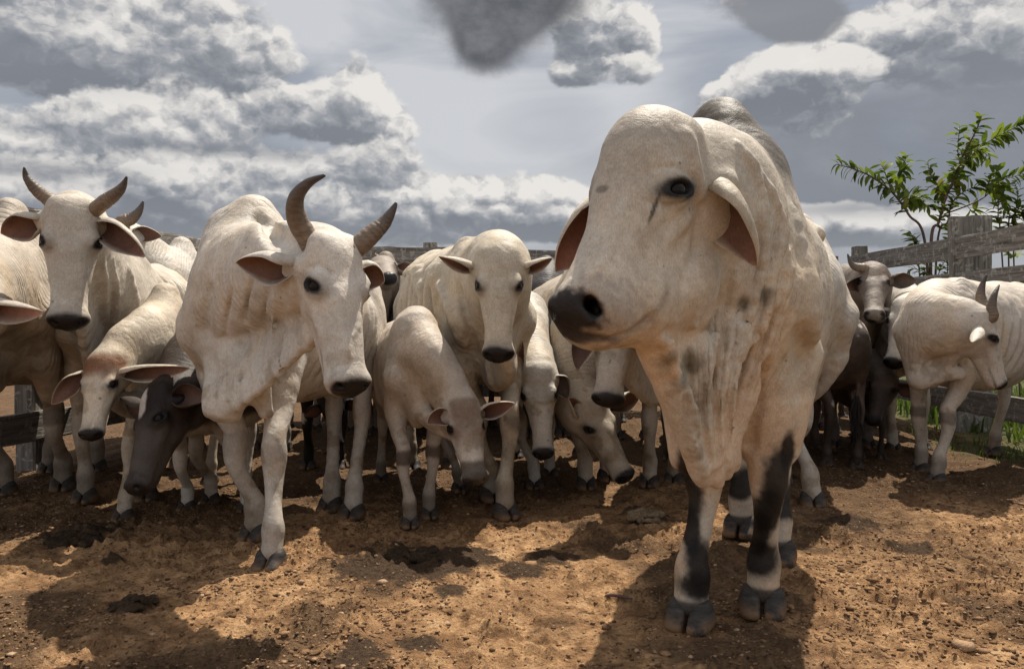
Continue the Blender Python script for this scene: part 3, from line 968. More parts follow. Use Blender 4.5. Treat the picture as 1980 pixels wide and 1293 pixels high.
def on_skin(F, px, py, y0, y1):
    """first point of the modelled skin along one sight line, so a skin fold can be laid where it belongs"""
    ys = np.linspace(y0, y1, 160); d = F.evalpts(np.array([P(px, py, y) for y in ys], np.float32))
    j = np.argmax(d < 0)
    return P(px, py, ys[j]) if d[j] < 0 else None


def crease(pts, r, y0, y1, k=.02, op=1, lift=.3):
    def fn(F, H, B, s, L):
        q = [on_skin(F, x, y, y0, y1) for x, y in pts]
        q = [(p + np.array([0, -lift * rr, 0]), rr) for p, rr in zip(q, np.interp(np.arange(len(pts)), [0, len(pts) / 2, len(pts) - 1], [r * .6, r, r * .8])) if p is not None]
        if len(q) < 2: return
        if op == 1: F.chain(q, k)
        else:
            for (a, ra), (b, rb_) in zip(q[:-1], q[1:]): F.seg(a, b, ra, rb_, k, None, -1)
    return fn


BROWN = (.016, .010, .0075)
TAN_EAR = (.19, .10, .07)


EYEPX = (1312, 362)


def bull_colors(e):
    lay, ht, hs, hn, bx, by, bz, n1, n2, hm = (e[k] for k in ('lay', 'ht', 'hs', 'hn', 'bx', 'by', 'bz', 'n1', 'n2', 'headm'))
    v = e['v']; s = e['s']
    # grey brow, pale face, grey hump and neck
    grey = (.40, .355, .295)
    lay(hm * sstep(.42, .10, ht + (n2 - .5) * .2) * sstep(-.22, -.05, hn + (n1 - .5) * .1), (.33, .285, .235), .75)
    lay(hm * sstep(.62, .40, ht) * sstep(.10, .03, abs(hs)) * sstep(.45, .62, n2), grey, .5)
    lay(sstep(1.22, 1.36, bz) * sstep(-.05, .15, bx) * sstep(.60, .48, bx), (.105, .092, .078), .0)
    lay(sstep(.95, 1.2, bz) * (1 - hm) * sstep(.05, .3, bx), grey, .45)
    lay(sstep(1.24, 1.34, bz + (n2 - .5) * .08) * sstep(-.05, .10, bx) * sstep(.62, .50, bx) * (1 - hm), (.095, .082, .068), .93)
    lay(sstep(.45, .60, n1) * sstep(1.1, .75, bz) * (bx > .2), (.58, .42, .28), .65)
    # black leg markings, larger on the outer side
    n4 = fbm(v, 60, 2, 78)
    front = (v[:, 1] < 3.12) & (v[:, 1] > 2.62) & (bz < .75)
    for px, py, rx, ry in ((1318, 890, 22, 60), (1326, 960, 26, 44), (1332, 1020, 14, 40), (1345, 1085, 26, 46), (1345, 1118, 38, 24),
                           (1500, 925, 30, 62), (1484, 985, 26, 42), (1474, 1035, 15, 46), (1472, 1085, 40, 34), (1518, 870, 16, 36)):
        c = P(px, py, 2.78)
        d = np.hypot((v[:, 0] - c[0]) / (rx * 2.78 / FPX), (v[:, 2] - c[2]) / (ry * 2.78 / FPX))
        lay(front * sstep(1.45, .75, d + (n2 - .5) * .35 + (n4 - .5) * .35), (.0065, .005, .0045), .96)
    hind = (v[:, 1] > 3.12) & (bx < 0)
    lay(hind * sstep(.13, .16, bz + (n2 - .5) * .05) * sstep(.30, .24, bz + (n2 - .5) * .1), (.0065, .005, .0045), .96)
    lay(sstep(.085, .07, bz) , (.03, .026, .024), .9)
    # long black almond round the near eye and the tear line below it
    def face(px, py, rx, ry, rot, col, amt, Y=2.15, soft=.35, nz=.4):
        c = P(px, py, Y); dx, dz = (v[:, 0] - c[0]) * FPX / Y, -(v[:, 2] - c[2]) * FPX / Y
        u = dx * math.cos(rot) + dz * math.sin(rot); w_ = dz * math.cos(rot) - dx * math.sin(rot)
        d = np.hypot(u / rx, w_ / ry) + (n3 - .5) * nz
        lay(hm * (v[:, 1] < 2.45) * sstep(1 + soft, 1 - soft, d), col, amt)
    n3 = fbm(v, 45, 3, 77)
    face(EYEPX[0] - 4, EYEPX[1] + 2, 46, 19, -.20, (.008, .007, .007), .97)
    face(EYEPX[0] - 50, EYEPX[1] + 42, 4.5, 34, .38, (.03, .025, .022), .85)
    face(1168, 600, 90, 62, .2, (.20, .165, .14), .55, 2.02, .5, 1.6)
    face(1105, 602, 62, 46, .35, (.012, .010, .010), .97, 2.02, .25, .8)
    face(1145, 590, 17, 15, .3, (.006, .005, .005), 1, 2.02, .3, .1)
    face(1130, 650, 60, 10, .1, (.03, .025, .024), .8, 2.02, .4, .6)
    face(1200, 300, 60, 90, 0, (.30, .27, .225), .5, soft=.9)
    face(1165, 365, 10, 8, 0, (.12, .10, .08), .7)
    # mud stains under the jaw
    for c, r in ((P(1290, 730, 2.45), .05), (P(1268, 700, 2.4), .04), (P(1310, 690, 2.45), .04), (P(1440, 575, 2.65), .035), (P(1410, 590, 2.6), .03), (P(1350, 630, 2.5), .03)):
        dd = np.sqrt((((v - c) / np.array([r, .25, r * 1.1])) ** 2).sum(1))
        lay(sstep(1.3, .5, dd + (n2 - .5) * 2.2), (.10, .08, .05), .8)
    # long folds hanging from neck into the dewlap
    x = v[:, 0]; zz = v[:, 2]
    z0 = .25
    lat = (x - .60) / np.maximum(zz - z0, .12)
    m = sstep(.72, .85, zz) * sstep(.0, -.4, e['N'][:, 1]) * sstep(.97, .84, x) * sstep(1.62, 1.25, zz) * (1 - hm) * sstep(3.1, 2.75, v[:, 1])
    e['fu'] = lat * 21
    e['fa'] = m * 1.1 + .25 * e['fa'] * (1 - m) * (bx > .3)
    q = abs(np.sin(math.pi * (lat * 15 + 1.2 * (n1 - .5)))) ** .8
    e['dsp'] = (q - .6) * .015 * m * (np.abs(e['N'][:, 2]) < .8)


def dk_white_patch(center_t, center_s):
    def fn(e):
        e['lay'](e['headm'] * sstep(1.2, .8, np.hypot((e['ht'] - center_t) / .15, (e['hs'] - center_s) / .06) + (e['n2'] - .5) * .9), (.52, .46, .42), .95)
        e['lay'](sstep(.74, .66, e['bz'] + (e['n2'] - .5) * .1) * (1 - e['headm']), PALE, .9)
    return fn


def poll_tint(col, t0=.30, spread=.12):
    def fn(e):
        e['lay'](e['headm'] * sstep(t0 + spread, t0 - spread, e['ht'] + (e['n2'] - .5) * .35) * sstep(-.30, -.16, e['hn']), col, .9)
    return fn


def knees(fn=None, amt=.7):
    def g(e):
        if fn: fn(e)
        e['lay'](sstep(.05, .02, abs(e['bz'] - .43 + (e['n2'] - .5) * .08) - .01) * sstep(.45, .6, e['n1'] + .12) * (e['bx'] > 0), (.09, .07, .055), amt)
        e['lay'](sstep(.19, .13, e['bz'] + (e['n2'] - .5) * .06), (.10, .075, .055), amt * .8)
    return g


def blotch(fn=None, col=PALE, thr=.60, lo=0, hi=2):
    def g(e):
        if fn: fn(e)
        e['lay'](sstep(thr, thr + .03, e['n2']) * (e['bz'] > lo) * (e['bz'] < hi) * (1 - e['headm']), col, .9)
    return g


if want('K'):
    dl = [  # the hanging cords of the dewlap
        strand([(P(1248, 610, 2.22), (.04, .06)), (P(1268, 680, 2.30), (.035, .07)), (P(1300, 760, 2.38), (.030, .07)), (P(1335, 850, 2.45), (.026, .05)), (P(1360, 925, 2.50), (.024, .035))], .05, [1, 0, 0]),
        strand([(P(1330, 640, 2.40), (.03, .04)), (P(1350, 760, 2.45), (.03, .06)), (P(1370, 860, 2.49), (.024, .05)), (P(1386, 930, 2.52), (.024, .03))], .025, [1, 0, 0]),
        strand([(P(1390, 640, 2.50), (.04, .06)), (P(1392, 760, 2.52), (.03, .07)), (P(1398, 860, 2.54), (.022, .05)), (P(1404, 915, 2.56), (.020, .03))], .025, [1, 0, 0]),
        strand([(P(1450, 640, 2.62), (.07, .08)), (P(1425, 770, 2.60), (.05, .08)), (P(1415, 850, 2.59), (.022, .05)), (P(1418, 900, 2.6), (.016, .03))], .03, [1, 0, 0]),
        cone(P(1165, 590, 2.10), P(1235, 590, 2.16), (.075, .075), (.070, .075), .08, [0, 1, 0]),
        cone(P(1235, 590, 2.18), P(1330, 540, 2.34), (.075, .08), (.08, .10), .08, [0, 1, 0]),
        cone(P(1138, 582, 1.98), P(1148, 594, 2.10), (.020, .022), (.016, .018), .016, [1, 0, 0], -1),
        cone(P(1152, 600, 1.98), P(1160, 606, 2.08), (.016, .010), (.010, .008), .012, [1, 0, 0], -1),
        cone(P(1300, 560, 2.42), P(1310, 680, 2.46), (.08, .12), (.06, .12), .10, [1, 0, 0]),
        cone(P(1400, 360, 2.70), P(1425, 580, 2.72), (.13, .18), (.16, .22), .12, [1, 0, 0]),
        cone(P(1400, 560, 2.64), P(1425, 730, 2.78), (.14, .16), (.11, .12), .10, [1, 0, 0]),
        cone(P(1500, 560, 2.85), P(1510, 700, 2.90), (.10, .16), (.09, .13), .10, [1, 0, 0]),
        cone(P(1525, 690, 2.88), P(1508, 860, 2.86), (.12, .14), (.072, .085), .05, [1, 0, 0]),
        cone(P(1330, 700, 2.72), P(1330, 880, 2.70), (.12, .13), (.062, .075), .05, [1, 0, 0]),
        cone(P(1425, 800, 2.78), P(1445, 850, 2.84), (.11, .10), (.05, .06), .06, [1, 0, 0]),
        cone(P(1425, 345, 2.95), P(1392, 262, 3.02), (.15, .20), (.115, .17), .07, [1, 0, 0]),
        cone(P(1400, 400, 2.90), P(1440, 500, 2.95), (.20, .2), (.21, .2), .12, [1, 0, 0]),
        crease([(1426, 284), (1463, 346), (1484, 438), (1482, 531), (1457, 624), (1405, 704), (1380, 778), (1378, 900)], .017, 2.1, 3.3),
        crease([(1470, 400), (1476, 500), (1440, 605), (1398, 692), (1390, 778), (1393, 890)], .013, 2.1, 3.3),
        crease([(1506, 440), (1503, 556), (1466, 630), (1417, 717), (1404, 809), (1407, 900)], .015, 2.1, 3.3),
        crease([(1440, 300), (1490, 370), (1515, 450), (1520, 560), (1490, 650), (1440, 740)], .014, 2.1, 3.4),
        crease([(1268, 600), (1282, 655), (1318, 748), (1338, 828), (1362, 915)], .014, 2.0, 3.0),
        crease([(1302, 628), (1306, 717), (1338, 790), (1350, 860)], .011, 2.0, 3.0),
        crease([(1420, 520), (1400, 600), (1366, 690), (1358, 760), (1366, 850)], .013, 2.0, 3.0),
        crease([(1350, 610), (1336, 690), (1342, 760)], .011, 2.0, 3.0),
        crease([(1537, 407), (1553, 506), (1566, 605), (1570, 660)], .020, 2.3, 3.5, .04),
        crease([(1440, 590), (1425, 660), (1412, 740), (1412, 860)], .010, 2.1, 3.2),
        crease([(1330, 260), (1342, 320), (1352, 380)], .012, 2.0, 3.0, .03),
        crease([(1355, 620), (1350, 720), (1356, 800), (1374, 890)], .010, 2.0, 3.2, .012, -1, 0),
        crease([(1384, 650), (1382, 720), (1384, 800), (1392, 895)], .010, 2.0, 3.2, .012, -1, 0),
        crease([(1430, 610), (1414, 700), (1408, 780), (1412, 880)], .011, 2.0, 3.3, .014, -1, 0),
        crease([(1320, 640), (1318, 720), (1338, 800), (1356, 870)], .009, 2.0, 3.2, .012, -1, 0),
        crease([(1460, 440), (1462, 520), (1436, 620)], .009, 2.1, 3.3, .016, -1, 0),
        crease([(1492, 420), (1492, 540), (1462, 640), (1436, 700)], .010, 2.1, 3.4, .016, -1, 0),
        crease([(1478, 700), (1462, 780), (1448, 860)], .026, 2.1, 3.3, .03, -1, 0),
        crease([(1290, 640), (1340, 655), (1395, 628), (1440, 585)], .013, 2.0, 3.2, .03, -1, 0),
        crease([(1356, 400), (1346, 480), (1318, 560)], .008, 1.9, 3.0, .025, -1, 0),
        crease([(1244, 338), (1278, 322), (1318, 326), (1342, 348)], .0045, 1.8, 2.7, .012, -1, 0),
        crease([(1250, 390), (1290, 398), (1330, 388)], .004, 1.8, 2.7, .014, -1, 0),
        crease([(1200, 400), (1180, 470), (1150, 530)], .006, 1.8, 2.7, .03, 1, .2),
        crease([(1540, 640), (1560, 700), (1550, 760)], .020, 2.3, 3.6, .05, -1, 0),
        crease([(1098, 634), (1125, 648), (1160, 654), (1195, 650), (1228, 636), (1252, 618), (1266, 602)], .0062, 1.8, 2.6, .010, -1, 0),
    ]
    cow('huge pale grey bull with tall hump and long hanging dewlap, closest to the camera', (.745, 2.80), -23, 1.20,
        P(1262, 216, 2.28), P(1092, 606, 2.02), (-.62, -.78, .20), hw=1.20, h=.0075, seed=3, name='bull', cat='bull', dome=.07,
        feet={'FR': G(1335, 1206), 'FL': G(1475, 1180), 'HR': G(1432, 1030), 'HL': G(1503, 1082)},
        ears={1: dict(tip=P(1460, 514, 2.28), open=(-.80, -.5, -.15), droop=(.02, -.03, .05), w=.125, outer=(.42, .36, .28)), -1: dict(tip=P(1075, 524, 2.42), open=(.5, -.85, .1), w=.13, droop=(-.07, 0, -.02), inner=(.30, .15, .11))},
        ribs=.3, hump=.9, dew=.7, extra=dl, color_fn=bull_colors, legr=1.12, neckr=1.1, hd=1.6, er_=.046, muzs=.62, knee={'FR': (.085, 0), 'FL': (-.01, 0)}, barrel=.93, thin=.95, hoofs=1.08, coat=(.56, .48, .375))
if want('E'):
    cow('pale cow with two curved horns, head turned toward the big bull, second nearest', (-1.23, 3.64), -12, 1.07,
        P(662, 450, 2.95), P(692, 752, 2.80), (.62, -.78, .05), h=.009, seed=5, coat=(.60, .535, .45),
        feet={'FL': G(525, 1095), 'FR': G(493, 1040), 'HR': G(640, 985), 'HL': G(682, 998)},
        ears={-1: dict(tip=P(456, 508, 2.95), open=(0, -.8, -.6)), 1: dict(tip=P(742, 548, 3.15), open=(.3, -.8, -.4))},
        horns=[([P(602, 472, 2.99), P(575, 425, 2.95), P(572, 385, 2.9), P(595, 355, 2.87), P(628, 339, 2.85)], .043),
               ([P(696, 474, 3.03), P(722, 450, 3.04), P(742, 432, 3.05), P(757, 410, 3.05), P(766, 392, 3.05)], .040)],
        hump=1.0, thin=.95, ribs=1.1, dew=1.0, color_fn=knees(None, .35), hw=1.1, hd=1.15, muzs=.85,
        extra=[crease([(640, 640), (655, 655), (680, 650), (695, 630)], .006, 2.4, 3.4, .012),
               cone(P(470, 470, 3.8), P(440, 620, 3.62), (.17, .2), (.15, .2), .12, [1, 0, 0]), cone(P(455, 700, 3.4), P(450, 800, 3.4), (.04, .10), (.025, .05), .08, [.6, .8, 0]), cone(P(500, 740, 3.35), P(515, 800, 3.35), (.03, .06), (.02, .04), .06, [.6, .8, 0]),
               crease([(568, 545), (574, 580), (580, 610)], .007, 2.4, 3.3, .025, -1, 0),
               crease([(548, 590), (538, 660), (548, 720)], .007, 2.4, 4.2, .018, -1, 0), crease([(518, 560), (508, 640), (500, 720)], .008, 2.4, 4.2, .018, -1, 0),
               crease([(490, 540), (474, 620), (468, 720), (470, 800)], .010, 2.4, 4.2, .022, -1, 0), crease([(450, 560), (436, 650), (434, 760)], .009, 2.4, 4.2, .022, -1, 0),
               crease([(504, 560), (492, 640), (486, 720)], .008, 2.4, 4.2, .018, 1, .3), crease([(534, 570), (524, 650), (526, 710)], .007, 2.4, 4.2, .018, 1, .3),
               crease([(505, 425), (530, 455), (575, 478)], .030, 2.6, 4.6, .05, -1, 0),
               crease([(405, 560), (396, 640), (410, 720)], .018, 2.6, 4.4, .05, -1, 0),
               crease([(655, 560), (662, 630), (672, 690)], .006, 2.4, 3.4, .03, 1, .2), crease([(600, 520), (622, 512), (645, 530)], .004, 2.4, 3.4, .012, -1, 0)])
if want('B'):
    cow('pale horned cow facing the camera at left, nose above the calf with tan poll', (-2.30, 4.55), 10, 1.05,
        P(138, 380, 3.62), P(129, 630, 3.52), (.42, -.9, .1), h=.011, seed=11, hw=1.12, coat=(.53, .46, .37),
        feet={'FR': G(165, 968), 'FL': (-2.12, 4.62)},
        ears={-1: dict(tip=P(2, 452, 3.65), open=(.1, -.9, -.4)), 1: dict(tip=P(279, 497, 3.66), open=(-.3, -.9, -.2), droop=(.05, 0, .03))},
        horns=[([P(96, 388, 3.66), P(76, 372, 3.65), P(60, 355, 3.63), P(50, 340, 3.62), P(46, 324, 3.6)], .033),
               ([P(200, 392, 3.66), P(217, 380, 3.65), P(231, 368, 3.63), P(240, 355, 3.62), P(245, 342, 3.6)], .034)],
        hump=.6, dew=.8, ribs=2.0, color_fn=knees(),
        extra=[crease([(98, 480), (106, 540), (108, 590)], .008, 3.0, 4.2, .022, -1, 0), crease([(180, 480), (170, 540), (166, 590)], .008, 3.0, 4.2, .022, -1, 0),
               crease([(200, 500), (207, 560), (203, 620)], .014, 3.2, 5.2, .016, 1, .6), crease([(222, 500), (228, 570), (222, 640)], .012, 3.2, 5.4, .016, 1, .6),
               crease([(212, 500), (218, 570), (212, 630)], .009, 3.2, 5.4, .014, -1, 0), crease([(245, 520), (262, 580), (258, 650)], .025, 3.4, 5.6, .03, 1, .3)])
if want('B2'):
    cow('pale cow with one dark horn tip showing behind the facing horned cow', (-2.62, 6.25), 10, 1.12,
        P(215, 424, 5.75), P(212, 540, 5.5), (0, -1, .2), h=.018, seed=12,
        horns=[([P(236, 430, 5.7), P(252, 424, 5.7), P(264, 414, 5.7), P(272, 402, 5.7), P(277, 389, 5.7)], .05)])
if want('A'):
    cow('pale grey wrinkled cow at the left edge, one large pink ear in view', (-2.78, 4.35), 12, 1.12,
        P(-112, 545, 3.45), P(-72, 752, 3.25), (.1, -.95, .2), h=.012, seed=13,
        feet={'FL': G(122, 945), 'FR': G(8, 955)},
        ears={1: dict(tip=P(84, 604, 3.35), open=(0, -.75, -.65), inner=(.34, .19, .14))}, coat=(.50, .42, .33), hump=1.15, fold=1.5, color_fn=knees())
if want('C'):
    cow('pale calf with reddish tan poll and drooping ears, head above the dark calf', (-1.90, 4.25), -5, .82,
        P(188, 690, 3.76), P(167, 845, 3.62), (.05, -1, .1), h=.010, seed=14, coat=(.58, .49, .37), fold=.35, hw=1.2, er_=.055, name='calf', cat='calf',
        feet={'FR': G(240, 1003), 'FL': (-1.72, 4.55)},
        ears={1: dict(tip=P(366, 712, 3.66), open=(.1, -.9, -.45), w=.115), -1: dict(tip=P(100, 782, 3.75), open=(.3, -.9, .1))},
        hump=1.0, dew=.4, neckr=.66, thin=.85, color_fn=poll_tint((.20, .085, .04), .20, .14), ear_w=1.05, neck_ctrl=P(290, 610, 4.05), eyes=(-1, 1))
if want('D'):
    cow('dark brown calf with a white blaze on its forehead, nose lowered to the ground', (-1.62, 4.05), -8, .74,
        P(283, 745, 3.66), P(240, 950, 3.46), (-.62, -.72, .15), h=.010, seed=15, fold=.4, hw=1.25, er_=.052, name='calf', cat='calf',
        feet={'FR': G(362, 984), 'FL': (-1.45, 4.35)}, coat=(.075, .056, .044), head_coat=BROWN, muzc=(.02, .015, .013),
        ears={1: dict(tip=P(404, 772, 3.55), open=(-.1, -.9, .3), inner=(.12, .07, .055)), -1: dict(tip=P(235, 770, 3.9), open=(-.3, -.5, -.4))},
        hump=.2, dew=.3, color_fn=dk_white_patch(.15, -.02), neck_ctrl=P(360, 760, 3.9))
if want('S'):
    cow('black cow flecked with white, only its legs showing beneath the second horned cow', (-1.27, 5.45), 3, .85,
        P(640, 760, 5.0), P(650, 860, 4.85), (.1, -1, .2), h=.018, seed=16, coat=(.022, .018, .017), ears={}, hump=.1,
        feet={'FR': G(596, 905), 'FL': G(655, 905)}, color_fn=blotch(None, PALE, .66, 0, .9))
if want('F'):
    cow('calf with a brown forehead between two small raised ears, head bowed', (-.50, 4.18), 14, .78,
        P(896, 770, 3.86), P(924, 930, 3.70), (.22, -.93, .25), h=.009, seed=17, coat=(.54, .46, .375), fold=.35, name='calf', cat='calf',
        feet={'FR': G(793, 1016), 'FL': (-.44, 4.22), 'HL': G(888, 948), 'HR': G(737, 930)},
        ears={-1: dict(tip=P(826, 818, 3.8), open=(-.2, -.95, 0), w=.12), 1: dict(tip=P(995, 780, 3.84), open=(.1, -.95, -.2), w=.11)},
        hump=.25, dew=.3, neckr=.72, thin=.86, color_fn=knees(lambda e: e['lay'](e['headm'] * sstep(.17, .11, abs(e['hs'] - .01) + (e['n2'] - .5) * .08) * sstep(.72, .30, e['ht'] + (e['n2'] - .5) * .2) * sstep(-.06, .04, e['ht']) * sstep(-.24, -.12, e['hn']), (.21, .145, .105), .85), .9), neck_ctrl=P(845, 690, 4.0), hw=1.28, er_=.060)
if want('G'):
    cow('thin pale hornless cow in the middle staring straight out, ears held level', (-.13, 4.46), 22, 1.12,
        P(965, 476, 3.96), P(963, 692, 3.82), (0, -1, .08), h=.010, seed=18, coat=(.56, .475, .355),
        feet={'FL': G(977, 998), 'FR': (-.12, 4.62), 'HR': (-.70, 5.5)},
        ears={-1: dict(tip=P(848, 496, 4.0), open=(0, -.55, -.85), w=.075), 1: dict(tip=P(1068, 500, 4.0), open=(0, -.55, -.85), w=.075)},
        hump=0, dew=.9, ribs=2.6, color_fn=knees(), thin=.86, neckr=.9,
        extra=[crease([(934, 560), (941, 610), (945, 650)], .007, 3.2, 4.6, .02, -1, 0), crease([(1000, 560), (993, 610), (988, 650)], .007, 3.2, 4.6, .02, -1, 0),
               crease([(845, 540), (866, 600), (900, 660)], .028, 3.6, 6.2, .03, 1, .3), crease([(890, 560), (905, 620), (925, 690)], .020, 3.6, 6.0, .03, -1, 0),
               crease([(942, 700), (948, 740), (960, 765)], .016, 3.6, 5.4, .02, 1, .8), crease([(790, 500), (812, 520), (820, 560)], .03, 4.0, 7.0, .04, 1, .4)])
if want('G2'):
    cow('small brownish head of a far cow with raised nose against the rear fence', (-1.15, 7.2), 5, 1.1,
        P(736, 492, 6.7), P(752, 528, 6.2), (0, -.3, 1), h=.018, seed=19, coat=(.30, .24, .19),
        horns=[([P(728, 500, 6.7), P(724, 493, 6.7), P(724, 486, 6.7), P(727, 482, 6.7)], .03)])
if want('H'):
    cow('pale cow with lowered narrow head and one ear pointing up, beside the staring cow', (.09, 5.15), -4, .86,
        P(1040, 703, 4.42), P(1052, 884, 4.28), (0, -.95, .2), h=.011, seed=20, coat=(.53, .48, .405),
        feet={'FR': G(1034, 942), 'FL': (.25, 5.3)},
        ears={-1: dict(tip=P(1010, 652, 4.4), open=(-.5, -.8, 0), w=.05), 1: dict(tip=P(1098, 770, 4.5), open=(.2, -.9, .2), inner=(.07, .05, .04))},
        hump=.3, dew=.3, hw=.92)
if want('J'):
    cow('pale cow nosing the ground under the big bull muzzle, small ear out to the side', (.50, 5.0), 6, 1.02,
        P(1148, 765, 4.55), P(1222, 925, 4.42), (.45, -.85, .3), h=.012, seed=21, coat=(.49, .41, .31),
        feet={'FR': G(1133, 942), 'FL': (.62, 5.2)},
        ears={-1: dict(tip=P(1100, 770, 4.45), open=(0, -.8, .5), w=.085), 1: dict(tip=P(1240, 760, 4.9))}, hump=.4, dew=.5, neck_ctrl=P(1090, 720, 4.75), ribs=.7)
if want('I'):
    cow('pale cow peering out below the bull chin with black muzzle and one dark drooping ear', (.98, 4.75), -22, 1.0,
        P(1196, 585, 3.98), P(1174, 780, 3.84), (-.15, -.97, .1), h=.011, seed=22, hw=1.25,
        feet={'FR': G(1256, 938), 'FL': G(1303, 932)},
        ears={-1: dict(tip=P(1116, 716, 3.92), open=(.1, -1, 0), w=.15, inner=(.10, .055, .04), droop=(-.05, 0, .02)), 1: dict(tip=P(1300, 650, 4.1))}, hump=.6, dew=1.1, coat=(.52, .45, .36))
if want('L'):
    cow('pale cow hidden behind the big bull, only its rounded hump and one foreleg in view', (1.74, 4.75), -8, 1.12,
        P(1545, 600, 4.35), P(1530, 790, 4.25), (-.2, -1, .1), h=.014, seed=23,
        feet={'FR': G(1570, 976), 'FL': (1.72, 5.1)}, hump=1.0, dew=.4, ears={1: None, -1: None})
if want('N'):
    Y = 5.55
    cow('dark brown calf seen from behind, white flecks on its rump, thin hanging tail', (2.33, 6.42), 178, .82,
        (2.3, 6.95, .85), (2.3, 7.2, .5), (0, 1, .2), h=.012, seed=24, name='calf', cat='calf', coat=(.075, .052, .040), hump=.1, dew=.2, ears={},
        feet={'HR': G(1655, 906), 'HL': G(1597, 900)}, color_fn=blotch(lambda e: e['lay'](sstep(.6, .4, e['n1']), (.13, .09, .07), .6), (.45, .4, .35), .68, .5, 2),
        tail=dict(pts=[(P(1650, 628, Y + .12), .03), (P(1664, 660, Y - .04), .022), (P(1661, 730, Y - .07), .015), (P(1657, 770, Y - .07), .011)],
                  switch=[P(1657, 765, Y - .07), P(1652, 800, Y - .07), P(1655, 838, Y - .07)]))
if want('M'):
    cow('grey-brown cow with a single curved horn, facing out before the square fence post', (2.76, 6.5), 0, 1.05,
        P(1690, 506, 6.0), P(1692, 606, 5.66), (-.30, -.82, .5), h=.012, seed=25, coat=(.19, .15, .12), head_coat=(.15, .112, .088), hump=.3, dew=.6,
        ears={-1: dict(tip=P(1630, 555, 5.95), open=(0, -.9, -.3)), 1: dict(tip=P(1772, 545, 5.95), open=(0, -.95, -.1), inner=(.10, .07, .055))},
        horns=[([P(1672, 520, 6.0), P(1655, 516, 6.0), P(1645, 508, 6.0), P(1639, 491, 6.0)], .038)],
        color_fn=lambda e: e['lay'](e['headm'] * sstep(.10, .04, abs(e['hs'])) * sstep(.3, .4, e['ht']) * sstep(.5, .56, e['n2'] + .1), (.30, .26, .22), .6))
if want('O'):
    cow('pale small cow behind the wrinkled neck at right, dark nose pressed beside the brown cow', (3.15, 6.35), 4, .95,
        P(1752, 575, 5.75), P(1724, 704, 5.6), (-.6, -.8, .1), h=.014, seed=26, hump=.3, dew=.3)
if want('P'):
    cow('dark brown calf with lowered head beneath the one-horned cow', (2.70, 6.0), -5, .58,
        P(1712, 715, 5.75), P(1684, 812, 5.55), (-.6, -.8, .1), h=.014, seed=27, name='calf', cat='calf', coat=(.06, .042, .033), head_coat=(.085, .058, .043), hump=.1, dew=.2)
if want('Q'):
    cow('pale horned cow at right, head turned in profile over a deeply wrinkled neck', (2.80, 5.25), -62, .97,
        P(1922, 598, 4.84), P(1952, 748, 4.86), (.90, -.38, .1), h=.011, seed=28, coat=(.60, .52, .43),
        feet={'FL': G(1812, 932), 'FR': G(1780, 912), 'HR': (3.72, 6.15), 'HL': (3.85, 5.55)},
        ears={-1: dict(tip=P(1880, 662, 4.62), open=(-.2, -.6, -.7), w=.09, outer=(.56, .50, .42)), 1: None},
        horns=[([P(1899, 592, 4.98), P(1896, 570, 5.0), P(1900, 550, 5.0), P(1908, 531, 4.98)], .036),
               ([P(1918, 612, 4.80), P(1917, 592, 4.80), P(1923, 570, 4.80), P(1932, 551, 4.82)], .036)],
        hump=0, dew=.4, neck_ctrl=P(1750, 640, 4.95), fold=1.0, hw=.95, neckr=.85,
        extra=[cone(P(1750, 640, 5.1), P(1775, 740, 5.08), (.07, .10), (.035, .05), .08),
               cone(P(1775, 738, 5.05), P(1860, 722, 5.0), (.03, .03), (.03, .03), .08)], color_fn=knees())
if want('T'):
    cow('dark grey cow far back, its dim back just showing between pale ears', (.30, 7.1), 0, 1.12,
        (.30, 6.6, .95), (.30, 6.4, .5), (0, -1, .2), h=.020, seed=29, coat=(.07, .062, .060), hump=.5)

FILL = [('pale cow deep in the herd, legs showing between the horned cow and bowed calf', -.75, 6.6, 8, 1.0, PALE),
        ('brown cow deep in the herd straight behind the staring hornless cow', -.15, 6.75, -4, 1.0, (.10, .07, .05)),
        ('dull cream cow far back, right of the staring cow and left of the bull', 1.05, 7.0, 5, 1.02, (.40, .34, .27)),
        ('sooty cow at the back of the herd directly behind the bull', 1.75, 6.6, -6, 1.0, (.06, .05, .045)),
        ('cream cow at the back near the left fence, behind both horned cows', -1.95, 6.4, 0, .98, (.42, .35, .27)),
        ('brown calf far back under the right rail', 3.55, 7.7, 10, .75, (.13, .09, .065)),
        ('grey-brown cow far back between the bull and the one-horned cow', 2.15, 8.0, 5, .95, (.16, .12, .10)),
        ('tan cow by the rear fence, behind the second horned cow', -1.35, 7.25, -20, .92, (.26, .19, .13)),
        ('charcoal calf standing sideways by the rear fence, seen under the bowed calf', -.55, 7.95, 75, .85, (.07, .06, .055)),
        ('dusky cow standing sideways at the rear fence behind the two grazing cows', .95, 8.35, 80, .95, (.10, .08, .065)),
        ('reddish brown cow standing sideways along the rear fence behind the brown one', 2.95, 8.6, 85, .9, (.15, .09, .06)),
        ('rusty calf between the cow under the bull chin and the sooty cow', 1.25, 5.95, 0, .72, (.12, .08, .055)),
        ('fawn calf at far left under the rail beside the wrinkled cow', -2.95, 6.5, 4, .78, (.30, .22, .15)),
        ('mouse-grey calf behind the hidden black cow', -1.1, 8.0, 70, .8, (.14, .125, .115))]
for i, (lab, fx, fy, ph, sc_, cc) in enumerate(FILL):
    if want('Z%d' % i):
        cow(lab, (fx, fy), ph, sc_, (fx, fy - .62, 1.02 * sc_), (fx + .03, fy - .78, .55 * sc_), (0, -1, .3), h=.02, seed=40 + i, coat=cc, hump=.2, dew=.4)


